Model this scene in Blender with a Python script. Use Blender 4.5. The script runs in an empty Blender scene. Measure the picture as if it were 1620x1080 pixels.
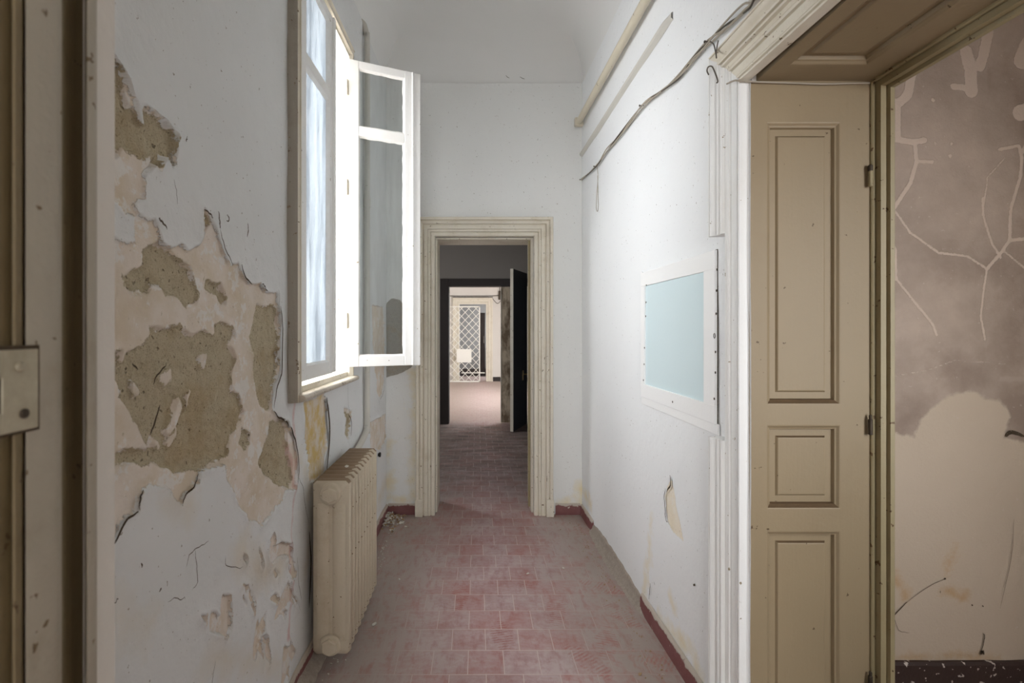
import bpy, math, random
import numpy as np
from mathutils import Vector, noise as mnoise

random.seed(7)
rng = np.random.default_rng(7)
C = bpy.context.scene.collection
PI = math.pi

# ------------------------------------------------------------------ camera
F, VX, VY, EYE = 775.0, 755.0, 521.0, 1.5          # focal length and vanishing point in pixels of a 1620 frame
cam = bpy.data.cameras.new('camera'); co = bpy.data.objects.new('camera', cam); C.objects.link(co)
co.location = (0, 0, EYE); co.rotation_euler = (PI / 2, 0, 0)
cam.sensor_width = 36; cam.lens = F / 1620 * 36
cam.shift_x = (810 - VX) / 1620; cam.shift_y = (VY - 540) / 1620
cam.clip_start = .02
cam.dof.use_dof = True; cam.dof.focus_distance = 2.6; cam.dof.aperture_fstop = 4.5
bpy.context.scene.camera = co

# ------------------------------------------------------------------ places on the walls
YF = 3.98                                            # the end wall of the corridor
def XR(y): return .9551 - .026 * y                   # corridor wall with the hatch
def XL(y): return -.7768 + .01 * y                   # corridor wall with the window
def R(p, y, z): return (XR(y) - p, y, z)             # p = how far a point stands out from the wall
def L(p, y, z): return (XL(y) + p, y, z)
def E(p, x, z): return (x, YF - p, z)
def r_at(px, py, p=0.0):
    y = (.9551 - p) / ((px - VX) / F + .026); return y, EYE - (py - VY) * y / F
def l_at(px, py, p=0.0):
    y = (-.7768 + p) / ((px - VX) / F - .01); return y, EYE - (py - VY) * y / F
def e_at(px, py, d=YF): return (px - VX) * d / F, EYE - (py - VY) * d / F

# ------------------------------------------------------------------ materials
def lin(c):
    return tuple(((v / 255) / 12.92 if v / 255 <= .04045 else ((v / 255 + .055) / 1.055) ** 2.4) for v in c) + (1,)
class NT:
    def __init__(s, name):
        s.m = bpy.data.materials.new(name); s.m.use_nodes = True
        s.t = s.m.node_tree; s.t.nodes.clear()
        s.out = s.n('ShaderNodeOutputMaterial')
        s.co = s.n('ShaderNodeTexCoord').outputs['Object']
    def n(s, typ, **k):
        nd = s.t.nodes.new(typ)
        for a, v in k.items(): setattr(nd, a, v)
        return nd
    def l(s, a, b): s.t.links.new(a, b)
    def put(s, sock, v):
        if isinstance(v, bpy.types.NodeSocket): s.l(v, sock)
        else: sock.default_value = v
    def math(s, op, a, b=0.0, c=None, clamp=False):
        nd = s.n('ShaderNodeMath', operation=op, use_clamp=clamp)
        s.put(nd.inputs[0], a); s.put(nd.inputs[1], b)
        if c is not None: s.put(nd.inputs[2], c)
        return nd.outputs[0]
    def noise(s, scale, detail=3, rough=.55, vec=None, stretch=None):
        v = vec or s.co
        if stretch:
            mp = s.n('ShaderNodeMapping'); s.l(v, mp.inputs['Vector']); mp.inputs['Scale'].default_value = stretch; v = mp.outputs[0]
        nd = s.n('ShaderNodeTexNoise'); s.l(v, nd.inputs['Vector'])
        nd.inputs['Scale'].default_value = scale; nd.inputs['Detail'].default_value = detail; nd.inputs['Roughness'].default_value = rough
        return nd.outputs['Fac']
    def step(s, v, lo, hi):
        nd = s.n('ShaderNodeMapRange', clamp=True)
        s.put(nd.inputs['Value'], v); nd.inputs['From Min'].default_value = lo; nd.inputs['From Max'].default_value = hi
        return nd.outputs['Result']
    def mix(s, f, a, b):
        nd = s.n('ShaderNodeMix', data_type='RGBA')
        s.put(nd.inputs[0], f); s.put(nd.inputs[6], a); s.put(nd.inputs[7], b)
        return nd.outputs[2]
    def attr(s, name): return s.n('ShaderNodeAttribute', attribute_name=name).outputs['Fac']
    def bump(s, h, strength=1.0, dist=1.0):
        nd = s.n('ShaderNodeBump'); s.put(nd.inputs['Height'], h)
        nd.inputs['Strength'].default_value = strength; nd.inputs['Distance'].default_value = dist
        return nd.outputs['Normal']
    def bsdf(s, col, rough=.6, normal=None, metal=0.0, spec=.4):
        b = s.n('ShaderNodeBsdfPrincipled'); s.put(b.inputs['Base Color'], col); s.put(b.inputs['Roughness'], rough)
        b.inputs['Metallic'].default_value = metal; b.inputs['Specular IOR Level'].default_value = spec
        if normal is not None: s.l(normal, b.inputs['Normal'])
        s.l(b.outputs[0], s.out.inputs[0]); return b
M = {}
def painted(name, col, dark=.82, scale=3.0, rough=.5, bump=.0006, chips=None, chip_lo=.70, streak=True, dirt=None, dirt_amt=.5):
    """brushed paint: slow tone changes, brush streaks, small chips that show the wood or dirt"""
    s = NT(name); c = lin(col)
    d = tuple(v * dark for v in c[:3]) + (1,)
    base = s.mix(s.noise(scale, 4), d, c)
    h = s.noise(90, 3)
    if streak: h = s.math('ADD', h, s.noise(60, 3, stretch=(1, 1, .04)))
    if dirt:
        base = s.mix(s.math('MULTIPLY', s.step(s.noise(5, 5, .7), .52, .72), dirt_amt), base, lin(dirt))
    if chips:
        ch = s.step(s.math('ADD', s.noise(38, 3, .6), s.math('MULTIPLY', s.noise(4, 2), .12)), chip_lo, chip_lo + .012)
        base = s.mix(ch, base, lin(chips)); h = s.math('SUBTRACT', h, s.math('MULTIPLY', ch, 1.2))
    s.bsdf(base, rough, s.bump(h, 1.0, bump)); M[name] = s.m; return s.m

painted('cream_paint', (226, 219, 203), .90, 3, .45, .0007, chips=(120, 100, 75), chip_lo=.74, dirt=(188, 174, 146), dirt_amt=.45)
painted('white_paint', (238, 238, 236), .95, 3, .4, .0006, chips=(150, 135, 110), chip_lo=.77, dirt=(216, 210, 198), dirt_amt=.2)
painted('sill_paint', (214, 205, 190), .8, 9, .35, .0008, chips=(110, 92, 70), chip_lo=.70, dirt=(140, 126, 106), dirt_amt=.6)
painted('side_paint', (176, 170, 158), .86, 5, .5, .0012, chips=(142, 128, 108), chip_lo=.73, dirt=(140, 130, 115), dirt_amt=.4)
painted('lining_paint', (146, 129, 102), .93, 2.5, .5, .0006, chips=(92, 74, 52), chip_lo=.775, dirt=(134, 116, 90), dirt_amt=.35)
painted('frame_paint', (158, 145, 112), .86, 4, .5, .0010, chips=(96, 72, 44), chip_lo=.72, dirt=(140, 122, 88), dirt_amt=.5)
painted('grime_and_shade', (96, 76, 52), .7, 30, .9, .002, streak=False)
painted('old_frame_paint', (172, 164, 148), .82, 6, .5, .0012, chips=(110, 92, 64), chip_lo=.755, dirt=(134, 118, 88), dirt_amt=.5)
painted('shaded_groove_paint', (122, 107, 78), .8, 6, .6, .0012, chips=(84, 66, 42), chip_lo=.75, dirt=(88, 74, 50), dirt_amt=.6)  # darker copy of the frame paint, shade put into the colour
painted('radiator_paint', (200, 188, 167), .86, 6, .5, .0012, chips=(120, 98, 70), chip_lo=.735, streak=False, dirt=(165, 146, 116), dirt_amt=.5)
painted('dusty_top', (146, 126, 104), .78, 14, .9, .002, streak=False, dirt=(128, 110, 90), dirt_amt=.6)
painted('conduit_paint', (214, 205, 184), .9, 5, .5, .0006, chips=(96, 80, 56), chip_lo=.76, streak=False)
painted('wall_pipe_paint', (206, 203, 194), .9, 4, .5, .0006, chips=(120, 108, 88), chip_lo=.77, streak=False)
painted('hatch_paint', (246, 246, 245), .98, 3, .45, .0004)
painted('ceiling_paint', (234, 234, 232), .97, .9, .9, .0006, streak=False)
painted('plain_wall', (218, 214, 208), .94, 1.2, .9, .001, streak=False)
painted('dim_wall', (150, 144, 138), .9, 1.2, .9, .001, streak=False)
painted('dark_wood', (58, 50, 48), .7, 6, .5, .0008)
painted('leaf_blue', (58, 66, 74), .85, 4, .45, .0006)
painted('grey_void', (148, 148, 148), .9, 2, .8, .0008, streak=False)
painted('gate_paint', (236, 234, 226), .96, 4, .45, .0003, streak=False)
painted('cable_sheath', (176, 166, 150), .75, 12, .6, .0003, streak=False)
painted('dark_wire', (84, 76, 66), .8, 12, .6, .0003, streak=False)
painted('flake', (216, 212, 202), .8, 30, .9, .001, streak=False)
painted('flake_tan', (170, 142, 108), .7, 30, .9, .001, streak=False)
painted('gap_dark', (82, 68, 52), .6, 20, .95, .001, streak=False)
painted('brown_skirting', (62, 46, 41), .8, 6, .5, .001, chips=(190, 178, 168), chip_lo=.70, streak=False)

s = NT('peeled_leaf'); n = s.noise(7, 6, .7, stretch=(1, 1, .45))
s.bsdf(s.mix(s.step(n, .42, .6), lin((206, 190, 166)), lin((122, 104, 84))), .8, s.bump(n, 1, .004)); M['peeled_leaf'] = s.m
s = NT('iron'); s.bsdf(s.mix(s.noise(60, 4), lin((40, 34, 30)), lin((92, 80, 66))), .55, s.bump(s.noise(120), 1, .001), metal=.5); M['iron'] = s.m
s = NT('steel_plate'); n = s.noise(26, 5, .65)
s.bsdf(s.mix(n, lin((196, 188, 168)), lin((138, 128, 106))), .5, s.bump(n, 1, .0012), metal=.35); M['steel_plate'] = s.m
s = NT('black_rubber'); s.bsdf(lin((26, 26, 26)), .5); M['black_rubber'] = s.m
s = NT('brass'); s.bsdf(lin((214, 196, 150)), .3, metal=.8); M['brass'] = s.m
s = NT('teal_panel'); s.bsdf(s.mix(s.noise(2.0, 3), lin((212, 230, 234)), lin((218, 234, 237))), .35, s.bump(s.noise(6, 2), 1, .0008)); M['teal_panel'] = s.m
s = NT('putty'); s.bsdf(s.mix(s.noise(40, 3), lin((246, 246, 244)), lin((226, 224, 218))), .7, s.bump(s.noise(70), 1, .002)); M['putty'] = s.m
def glass(name, dirt_lo, dirt_hi, dirt_amt, tcol):
    s = NT(name)
    tr = s.n('ShaderNodeBsdfTransparent'); tr.inputs[0].default_value = (.95, .97, .97, 1)
    gl = s.n('ShaderNodeBsdfGlossy'); gl.inputs['Roughness'].default_value = .03
    fr = s.n('ShaderNodeFresnel'); fr.inputs['IOR'].default_value = 1.35
    m1 = s.n('ShaderNodeMixShader'); s.l(fr.outputs[0], m1.inputs[0]); s.l(tr.outputs[0], m1.inputs[1]); s.l(gl.outputs[0], m1.inputs[2])
    df = s.n('ShaderNodeBsdfTranslucent'); df.inputs[0].default_value = tcol
    d2 = s.n('ShaderNodeBsdfDiffuse'); d2.inputs[0].default_value = (.6, .62, .64, 1)
    m3 = s.n('ShaderNodeMixShader'); m3.inputs[0].default_value = .35; s.l(df.outputs[0], m3.inputs[1]); s.l(d2.outputs[0], m3.inputs[2])
    m2 = s.n('ShaderNodeMixShader')
    dirt = s.math('MULTIPLY', s.step(s.noise(14, 5, .65, stretch=(1, 1, .12)), dirt_lo, dirt_hi), dirt_amt)
    s.l(dirt, m2.inputs[0]); s.l(m1.outputs[0], m2.inputs[1]); s.l(m3.outputs[0], m2.inputs[2])
    s.l(m2.outputs[0], s.out.inputs[0]); M[name] = s.m
glass('dusty_glass', .12, .62, .95, (.27, .295, .32, 1))
glass('clear_glass', .35, .8, .12, (.8, .84, .88, 1))

# peeling plaster: coarse render under a beige coat under pale paint
def plaster(name, paint_a, paint_b, coat_a, coat_b, raw_a, raw_b, extra=None, edge=1.0):
    s = NT(name)
    pd, cd = s.attr('paint'), s.attr('coat')
    n1 = s.math('SUBTRACT', s.noise(42, 5, .62), .5); n2 = s.math('SUBTRACT', s.noise(210, 3), .5)
    n3 = s.math('SUBTRACT', s.noise(30, 6, .68), .5)
    p = s.math('MULTIPLY_ADD', n1, .030 * edge, pd); p = s.math('MULTIPLY_ADD', n2, .008, p)
    c = s.math('MULTIPLY_ADD', n3, .040 * edge, cd); c = s.math('MULTIPLY_ADD', n2, .014, c); n4 = s.math('SUBTRACT', s.noise(13, 4, .6), .5); c = s.math('MULTIPLY_ADD', n4, .035 * edge, c)
    mp, mc = s.step(p, -.0006, .0006), s.step(c, -.0010, .0010)
    grit = s.noise(150, 4, .75); lump = s.noise(34, 4, .6); pit = s.step(s.noise(85, 2, .5), .34, .28)
    raw = s.mix(s.math('MULTIPLY_ADD', lump, .6, s.math('MULTIPLY', grit, .5), clamp=True), lin(raw_a), lin(raw_b))
    raw = s.mix(s.math('MULTIPLY', pit, .7), raw, lin((88, 74, 54)))
    raw = s.mix(s.math('MULTIPLY', s.step(s.noise(260, 2, .6), .60, .68), .6), raw, lin((112, 96, 72)))
    raw = s.mix(s.math('MULTIPLY', s.step(s.noise(7, 4, .6), .52, .66), .45), raw, lin((172, 148, 108)))
    coat = s.mix(s.step(s.noise(8, 5, .6), .36, .62), lin(coat_a), lin(coat_b))
    pocks = s.step(s.noise(64, 4, .65), .655, .70)
    coat = s.mix(s.math('MULTIPLY', pocks, .75), coat, lin(raw_a))
    wash = s.step(s.math('MULTIPLY_ADD', s.noise(90, 3, .6), .25, s.noise(15, 5, .65)), .665, .70)
    coat = s.mix(s.math('MULTIPLY', wash, .55 * edge), coat, lin(paint_b))
    film = s.step(s.noise(21, 6, .7), .60, .66); coat = s.mix(s.math('MULTIPLY', film, .45 * edge), coat, lin(raw_b))
    paint = s.mix(s.noise(1.6, 4), lin(paint_a), lin(paint_b))
    rim = s.math('MULTIPLY', s.step(p, .006, .001), .35)
    paint = s.mix(rim, paint, lin((226, 224, 218)))
    sp = s.step(s.noise(70, 3, .62), .700, .712)
    paint = s.mix(s.math('MULTIPLY', sp, .75), paint, lin((120, 104, 82)))
    if extra: coat, paint, raw = extra(s, coat, paint, raw)
    col = s.mix(mp, s.mix(mc, raw, coat), paint)
    h = s.math('MULTIPLY', mp, .0050)
    mcp = s.math('MAXIMUM', mc, mp)
    h = s.math('MULTIPLY_ADD', mcp, .0075, h)
    g = s.math('MULTIPLY_ADD', grit, .0060, s.math('MULTIPLY', lump, .014)); g = s.math('MULTIPLY_ADD', pit, -.0035, g)
    h = s.math('MULTIPLY_ADD', g, s.math('SUBTRACT', 1.0, mcp), h)
    fine = s.math('MULTIPLY_ADD', s.noise(45, 4, .6), .0026, s.math('MULTIPLY', s.noise(9, 3), .006))
    h = s.math('ADD', h, s.math('MULTIPLY', fine, .8))
    s.bsdf(col, .85, s.bump(h, .9, 1.0), spec=.25)
    M[name] = s.m
def left_extra(s, coat, paint, raw):
    y = s.step(s.attr('yellow'), -.004, .012)
    yc = s.mix(s.step(s.noise(16, 5, .65), .4, .62), lin((208, 182, 124)), lin((216, 206, 192)))
    coat = s.mix(y, coat, yc)
    pk = s.math('MULTIPLY', s.step(s.math('MULTIPLY_ADD', s.math('SUBTRACT', s.noise(22, 4), .5), .05, s.attr('pink')), -.012, .02), .8)
    pinkc = lin((206, 160, 158))
    paint = s.mix(pk, paint, pinkc); coat = s.mix(pk, coat, lin((198, 140, 130))); raw = s.mix(s.math('MULTIPLY', pk, .5), raw, lin((180, 120, 105)))
    st = s.math('MULTIPLY', s.step(s.math('MULTIPLY_ADD', s.math('SUBTRACT', s.noise(12, 4), .5), .16, s.attr('stain')), -.04, .08), .6)
    paint = s.mix(st, paint, lin((214, 202, 180)))
    return coat, paint, raw
plaster('peeling_plaster', (217, 219, 219), (229, 230, 230), (212, 198, 178), (224, 214, 204), (174, 161, 134), (214, 202, 175), left_extra)
def right_extra(s, coat, paint, raw):
    st = s.math('MULTIPLY', s.step(s.math('MULTIPLY_ADD', s.math('SUBTRACT', s.noise(9, 4, .6), .5), .22, s.attr('stain')), -.03, .10), .8)
    return coat, s.mix(st, paint, lin((226, 206, 150))), raw
plaster('stained_plaster', (232, 234, 235), (238, 239, 239), (232, 220, 196), (238, 229, 212), (178, 160, 134), (198, 182, 156), right_extra, .5)
plaster('end_plaster', (226, 227, 225), (233, 234, 232), (206, 194, 176), (216, 206, 192), (158, 154, 144), (184, 180, 170), right_extra, .6)

# the room through the side doorway: mauve distemper with filled cracks and a pale patch
s = NT('mauve_wall')
pa = s.step(s.math('MULTIPLY_ADD', s.math('SUBTRACT', s.noise(22, 5, .6), .5), .05, s.attr('patch')), -.004, .010)
ve = s.step(s.math('MULTIPLY_ADD', s.math('SUBTRACT', s.noise(80, 4, .6), .5), .010, s.attr('vein')), -.0012, .0012)
up = s.mix(s.step(s.noise(3.2, 6, .65), .36, .64), lin((158, 142, 129)), lin((178, 161, 147)))
up = s.mix(s.math('MULTIPLY', s.step(s.math('MULTIPLY_ADD', s.math('SUBTRACT', s.noise(10, 5, .65), .5), .3, s.attr('damp')), -.06, .08), .65), up, lin((134, 116, 104)))
lo = s.mix(s.noise(2.5, 5, .6), lin((184, 168, 149)), lin((193, 177, 159)))
lo = s.mix(s.math('MULTIPLY', s.step(s.math('MULTIPLY_ADD', s.math('SUBTRACT', s.noise(16, 5, .65), .5), .12, s.attr('ochre')), -.02, .03), .7), lo, lin((176, 140, 92)))
cw = s.mix(pa, up, lo)
cw = s.mix(ve, cw, lin((196, 178, 163)))
sp = s.step(s.noise(48, 3, .6), .70, .715); cw = s.mix(s.math('MULTIPLY', sp, .5), cw, lin((196, 180, 168)))
h = s.math('MULTIPLY_ADD', ve, .0022, s.math('MULTIPLY', s.noise(60, 5, .65), .0035)); h = s.math('MULTIPLY_ADD', pa, .0015, h)
s.bsdf(cw, .9, s.bump(h, .8, 1.0), spec=.2); M['mauve_wall'] = s.m

# floor: red cement tiles in running bond under a drift of grey dust
s = NT('floor_tiles')
mp = s.n('ShaderNodeMapping'); s.l(s.co, mp.inputs['Vector'])
mp.inputs['Location'].default_value = (-.042 + .1605 * 40, -2.134 + .1605 * 40, 0)
wob = s.n('ShaderNodeTexNoise'); wob.inputs['Scale'].default_value = 5; s.l(s.co, wob.inputs['Vector'])
vm = s.n('ShaderNodeVectorMath', operation='MULTIPLY_ADD'); s.l(wob.outputs['Color'], vm.inputs[0]); vm.inputs[1].default_value = (.006, .006, 0); s.l(mp.outputs[0], vm.inputs[2])
br = s.n('ShaderNodeTexBrick', offset=.5, offset_frequency=2, squash=1.0)
s.l(vm.outputs[0], br.inputs['Vector']); br.inputs['Scale'].default_value = 1
br.inputs['Brick Width'].default_value = .1605; br.inputs['Row Height'].default_value = .1605
br.inputs['Mortar Size'].default_value = .0022; br.inputs['Mortar Smooth'].default_value = .2; br.inputs['Bias'].default_value = 0
br.inputs['Color1'].default_value = lin((158, 98, 92)); br.inputs['Color2'].default_value = lin((142, 102, 99)); br.inputs['Mortar'].default_value = lin((196, 176, 166))
sx = s.n('ShaderNodeSeparateXYZ'); s.l(s.co, sx.inputs[0])
ax = s.math('ABSOLUTE', s.math('SUBTRACT', sx.outputs['X'], .10))
side = s.step(ax, .08, .62)                                            # less dust where people walk
swirl = s.n('ShaderNodeTexWave', wave_type='RINGS', rings_direction='SPHERICAL'); swirl.inputs['Scale'].default_value = 9; swirl.inputs['Distortion'].default_value = 9; swirl.inputs['Detail'].default_value = 3; swirl.inputs['Detail Scale'].default_value = 2
s.l(s.co, swirl.inputs['Vector'])
d1 = s.noise(4.2, 6, .66); d2 = s.noise(40, 5, .7); d3 = s.noise(13, 5, .68)
dust = s.math('MULTIPLY_ADD', side, .50, s.math('MULTIPLY', s.math('SUBTRACT', d1, .5), 2.1)); dust = s.math('MULTIPLY_ADD', s.math('SUBTRACT', d2, .5), .7, dust)
dust = s.math('MULTIPLY_ADD', s.math('SUBTRACT', d3, .5), .9, dust)
dust = s.math('MULTIPLY_ADD', s.math('SUBTRACT', swirl.outputs['Fac'], .5), .16, dust)
b2 = s.n('ShaderNodeTexBrick', offset=.5, offset_frequency=2, squash=1.0); s.l(vm.outputs[0], b2.inputs['Vector']); b2.inputs['Scale'].default_value = 1
b2.inputs['Brick Width'].default_value = .1605; b2.inputs['Row Height'].default_value = .1605; b2.inputs['Mortar Size'].default_value = 0; b2.inputs['Bias'].default_value = 0
b2.inputs['Color1'].default_value = (0, 0, 0, 1); b2.inputs['Color2'].default_value = (1, 1, 1, 1)
tid = s.n('ShaderNodeSeparateColor'); s.l(b2.outputs['Color'], tid.inputs[0]); dust = s.math('MULTIPLY_ADD', s.math('SUBTRACT', tid.outputs[0], .5), .34, dust)
def footprint(x, y, ang, ln=.15, wd=.058):
    m_ = s.n('ShaderNodeMapping', vector_type='TEXTURE'); s.l(s.co, m_.inputs['Vector'])
    m_.inputs['Location'].default_value = (x, y, 0); m_.inputs['Rotation'].default_value = (0, 0, ang); m_.inputs['Scale'].default_value = (wd, ln, 1)
    ln_ = s.n('ShaderNodeVectorMath', operation='LENGTH'); s.l(m_.outputs[0], ln_.inputs[0])
    w_ = s.n('ShaderNodeTexWave', wave_type='BANDS', bands_direction='Y'); s.l(m_.outputs[0], w_.inputs['Vector']); w_.inputs['Scale'].default_value = 2.6; w_.inputs['Distortion'].default_value = 2.2; w_.inputs['Detail'].default_value = 1; w_.inputs['Detail Scale'].default_value = 1.4
    e_ = s.math('MULTIPLY', s.step(ln_.outputs['Value'], 1.0, .82), s.step(s.noise(17, 3, .6), .38, .56))
    return s.math('MULTIPLY', e_, s.step(w_.outputs['Fac'], .35, .65))
fps = None
for q in ((.76, 2.58, .5), (.62, 2.36, -.3), (.72, 2.86, .9), (.50, 2.22, .6), (.42, 2.62, -.2), (.80, 2.22, 1.0), (.30, 2.95, .1), (.12, 2.40, .2), (-.10, 2.75, -.15)):
    f_ = footprint(*q); fps = f_ if fps is None else s.math('MAXIMUM', fps, f_)
dust = s.math('MULTIPLY_ADD', fps, -.62, dust)
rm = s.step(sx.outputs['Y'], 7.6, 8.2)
dust = s.step(s.math('MULTIPLY_ADD', rm, .5, dust), -.80, .42)
dcol = s.mix(s.noise(2.6, 5, .6), lin((166, 147, 145)), lin((202, 181, 182)))
dcol = s.mix(side, dcol, s.mix(s.noise(6, 4), lin((150, 138, 130)), lin((170, 156, 149))))
grout = s.mix(s.math('MULTIPLY', side, .6), lin((206, 190, 184)), lin((142, 128, 122)))
tile = s.mix(s.math('MULTIPLY', s.noise(14, 4), .35), br.outputs['Color'], lin((170, 104, 96)))
sm = s.math('MULTIPLY', s.step(s.noise(26, 4, .7, stretch=(1, .35, 1)), .50, .66), .45)      # rubbed streaks in the dust
col = s.mix(s.math('MULTIPLY', dust, s.math('SUBTRACT', 1.0, sm)), tile, dcol)
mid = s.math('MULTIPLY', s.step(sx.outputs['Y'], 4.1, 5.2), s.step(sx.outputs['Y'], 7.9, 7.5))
mid_dark = s.math('MULTIPLY', mid, s.step(s.noise(5, 5, .7, stretch=(.5, 1.4, 1)), .25, .62))     # patchy dark brown over the middle room
col = s.mix(s.math('MULTIPLY', mid_dark, .75), col, lin((84, 72, 66)))
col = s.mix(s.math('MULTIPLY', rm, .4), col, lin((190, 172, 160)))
col = s.mix(s.math('MULTIPLY', br.outputs['Fac'], s.math('MULTIPLY_ADD', side, -.72, .80)), col, grout)
specks = s.step(s.noise(95, 3, .6), .72, .74); col = s.mix(s.math('MULTIPLY', specks, .7), col, lin((214, 200, 192)))
h = s.math('MULTIPLY_ADD', br.outputs['Fac'], -.0008, s.math('MULTIPLY', d2, .0012)); h = s.math('MULTIPLY_ADD', s.noise(3), .004, h)
s.bsdf(col, s.math('MULTIPLY_ADD', dust, .35, .42), s.bump(h, .7, 1.0), spec=.35); M['floor_tiles'] = s.m

s = NT('red_skirting')
sy = s.n('ShaderNodeSeparateXYZ'); s.l(s.co, sy.inputs[0])
n = s.noise(18, 5, .65)
ce = s.step(s.math('MULTIPLY_ADD', s.math('SUBTRACT', n, .5), .06, sy.outputs['Z']), .070, .076)       # lime and cement smeared along the top edge
cp = s.step(s.noise(26, 4, .6), .66, .68)
base = s.mix(s.noise(9, 4), lin((110, 56, 52)), lin((132, 92, 92)))
s.bsdf(s.mix(s.math('MAXIMUM', ce, cp), base, lin((186, 176, 164))), .6, s.bump(s.math('ADD', n, ce), 1, .002)); M['red_skirting'] = s.m
s = NT('mortar_drift'); n = s.noise(60, 5, .7)
s.bsdf(s.mix(n, lin((128, 118, 108)), lin((186, 174, 162))), .95, s.bump(n, 1, .006)); M['mortar_drift'] = s.m

# ------------------------------------------------------------------ mesh helpers
class MB:
    def __init__(s): s.v, s.f, s.mi = [], [], []
    def face(s, pts, mi=0):
        b = len(s.v); s.v += [tuple(p) for p in pts]; s.f.append(tuple(range(b, b + len(pts)))); s.mi.append(mi); return s
    def grid(s, rows, closed=False, mi=0, cap=False):
        b, n = len(s.v), len(rows[0])
        for r in rows: s.v += [tuple(p) for p in r]
        for i in range(len(rows) - 1):
            for j in range(n if closed else n - 1):
                k = (j + 1) % n
                s.f.append((b + i * n + j, b + i * n + k, b + (i + 1) * n + k, b + (i + 1) * n + j)); s.mi.append(mi)
        if cap:
            s.f.append(tuple(b + j for j in range(n))[::-1]); s.mi.append(mi)
            e = b + (len(rows) - 1) * n
            s.f.append(tuple(e + j for j in range(n))); s.mi.append(mi)
        return s
    def hexa(s, c, mi=0):
        """eight corners: bottom ring of four, top ring of four"""
        b = len(s.v); s.v += [tuple(p) for p in c]
        for q in ((0, 3, 2, 1), (4, 5, 6, 7), (0, 1, 5, 4), (1, 2, 6, 5), (2, 3, 7, 6), (3, 0, 4, 7)):
            s.f.append(tuple(b + i for i in q)); s.mi.append(mi)
        return s
    def box(s, x0, x1, y0, y1, z0, z1, fn=None, mi=0):
        fn = fn or (lambda x, y, z: (x, y, z))
        return s.hexa([fn(x0, y0, z0), fn(x1, y0, z0), fn(x1, y1, z0), fn(x0, y1, z0), fn(x0, y0, z1), fn(x1, y0, z1), fn(x1, y1, z1), fn(x0, y1, z1)], mi)
    def tube(s, pts, r, n=10, mi=0):
        pts = [Vector(p) for p in pts]; rows = []; up = None
        for i, p in enumerate(pts):
            t = (pts[min(i + 1, len(pts) - 1)] - pts[max(i - 1, 0)]).normalized()
            a = up if up is not None else (Vector((0, 0, 1)) if abs(t.z) < .9 else Vector((1, 0, 0)))
            a = (a - t * a.dot(t)).normalized(); up = a; bb = t.cross(a)
            rr = r[i] if isinstance(r, (list, tuple)) else r
            rows.append([p + (a * math.cos(2 * PI * k / n) + bb * math.sin(2 * PI * k / n)) * rr for k in range(n)])
        return s.grid(rows, True, mi, True)
    def lathe(s, prof, origin, axis, n=16, mi=0):
        o, t = Vector(origin), Vector(axis).normalized()
        a = Vector((0, 0, 1)) if abs(t.z) < .9 else Vector((1, 0, 0)); a = (a - t * a.dot(t)).normalized(); b = t.cross(a)
        return s.grid([[o + t * h + (a * math.cos(2 * PI * k / n) + b * math.sin(2 * PI * k / n)) * r for k in range(n)] for r, h in prof], True, mi, True)
    def build(s, name, mat, parent=None, smooth=35, bevel=0):
        me = bpy.data.meshes.new(name); me.from_pydata(s.v, [], s.f)
        for m in (mat if isinstance(mat, (list, tuple)) else [mat]): me.materials.append(M[m])
        me.polygons.foreach_set('material_index', s.mi)
        if smooth:
            me.shade_smooth(); me.set_sharp_from_angle(angle=math.radians(smooth))
        me.validate(); me.update()
        o = bpy.data.objects.new(name, me); C.objects.link(o)
        if parent: o.parent = parent
        if bevel:
            bv = o.modifiers.new('edges', 'BEVEL'); bv.width = bevel; bv.segments = 2; bv.limit_method = 'ANGLE'; bv.angle_limit = math.radians(50)
        return o
def tag(o, label=None, cat=None, group=None, kind=None):
    if label: o['label'] = label
    if cat: o['category'] = cat
    if group: o['group'] = group
    if kind: o['kind'] = kind
    return o
def empty(name, loc=(0, 0, 0)):
    o = bpy.data.objects.new(name, None); o.location = loc; C.objects.link(o); return o
def holder(name, label, cat, kind=None, group=None): return tag(empty(name), label, cat, group, kind)
def smooth_path(pts, n=6):
    pts = [Vector(p) for p in pts]; out = []
    for i in range(len(pts) - 1):
        p0, p1, p2, p3 = pts[max(i - 1, 0)], pts[i], pts[i + 1], pts[min(i + 2, len(pts) - 1)]
        for k in range(n):
            t = k / n
            out.append(.5 * ((2 * p1) + (p2 - p0) * t + (2 * p0 - 5 * p1 + 4 * p2 - p3) * t * t + (3 * p1 - p0 - 3 * p2 + p3) * t ** 3))
    out.append(pts[-1]); return out

# signed distance to polygons / lines on a wall plane (numpy)
def seg_dist(P, a, b):
    a, b = np.asarray(a), np.asarray(b); ab = b - a; L2 = max(float(ab @ ab), 1e-12)
    t = np.clip(((P - a) @ ab) / L2, 0, 1); d = P - (a + t[:, None] * ab); return np.hypot(d[:, 0], d[:, 1])
def poly_sd(P, poly):
    """positive inside"""
    d = np.full(len(P), 9.0); ins = np.zeros(len(P), bool); n = len(poly)
    lo, hi = np.min(poly, 0) - .15, np.max(poly, 0) + .15
    w = np.where(((P >= lo) & (P <= hi)).all(1))[0]
    if not len(w): return -d
    Q = P[w]; dd = np.full(len(Q), 9.0); ii = np.zeros(len(Q), bool)
    for i in range(n):
        a, b = poly[i], poly[(i + 1) % n]
        dd = np.minimum(dd, seg_dist(Q, a, b))
        c = (a[1] > Q[:, 1]) != (b[1] > Q[:, 1])
        if a[1] != b[1]: ii ^= c & (Q[:, 0] < (b[0] - a[0]) * (Q[:, 1] - a[1]) / (b[1] - a[1]) + a[0])
    out = np.full(len(P), -.15); out[w] = np.where(ii, dd, -dd); return np.maximum(out, -.15)
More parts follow.
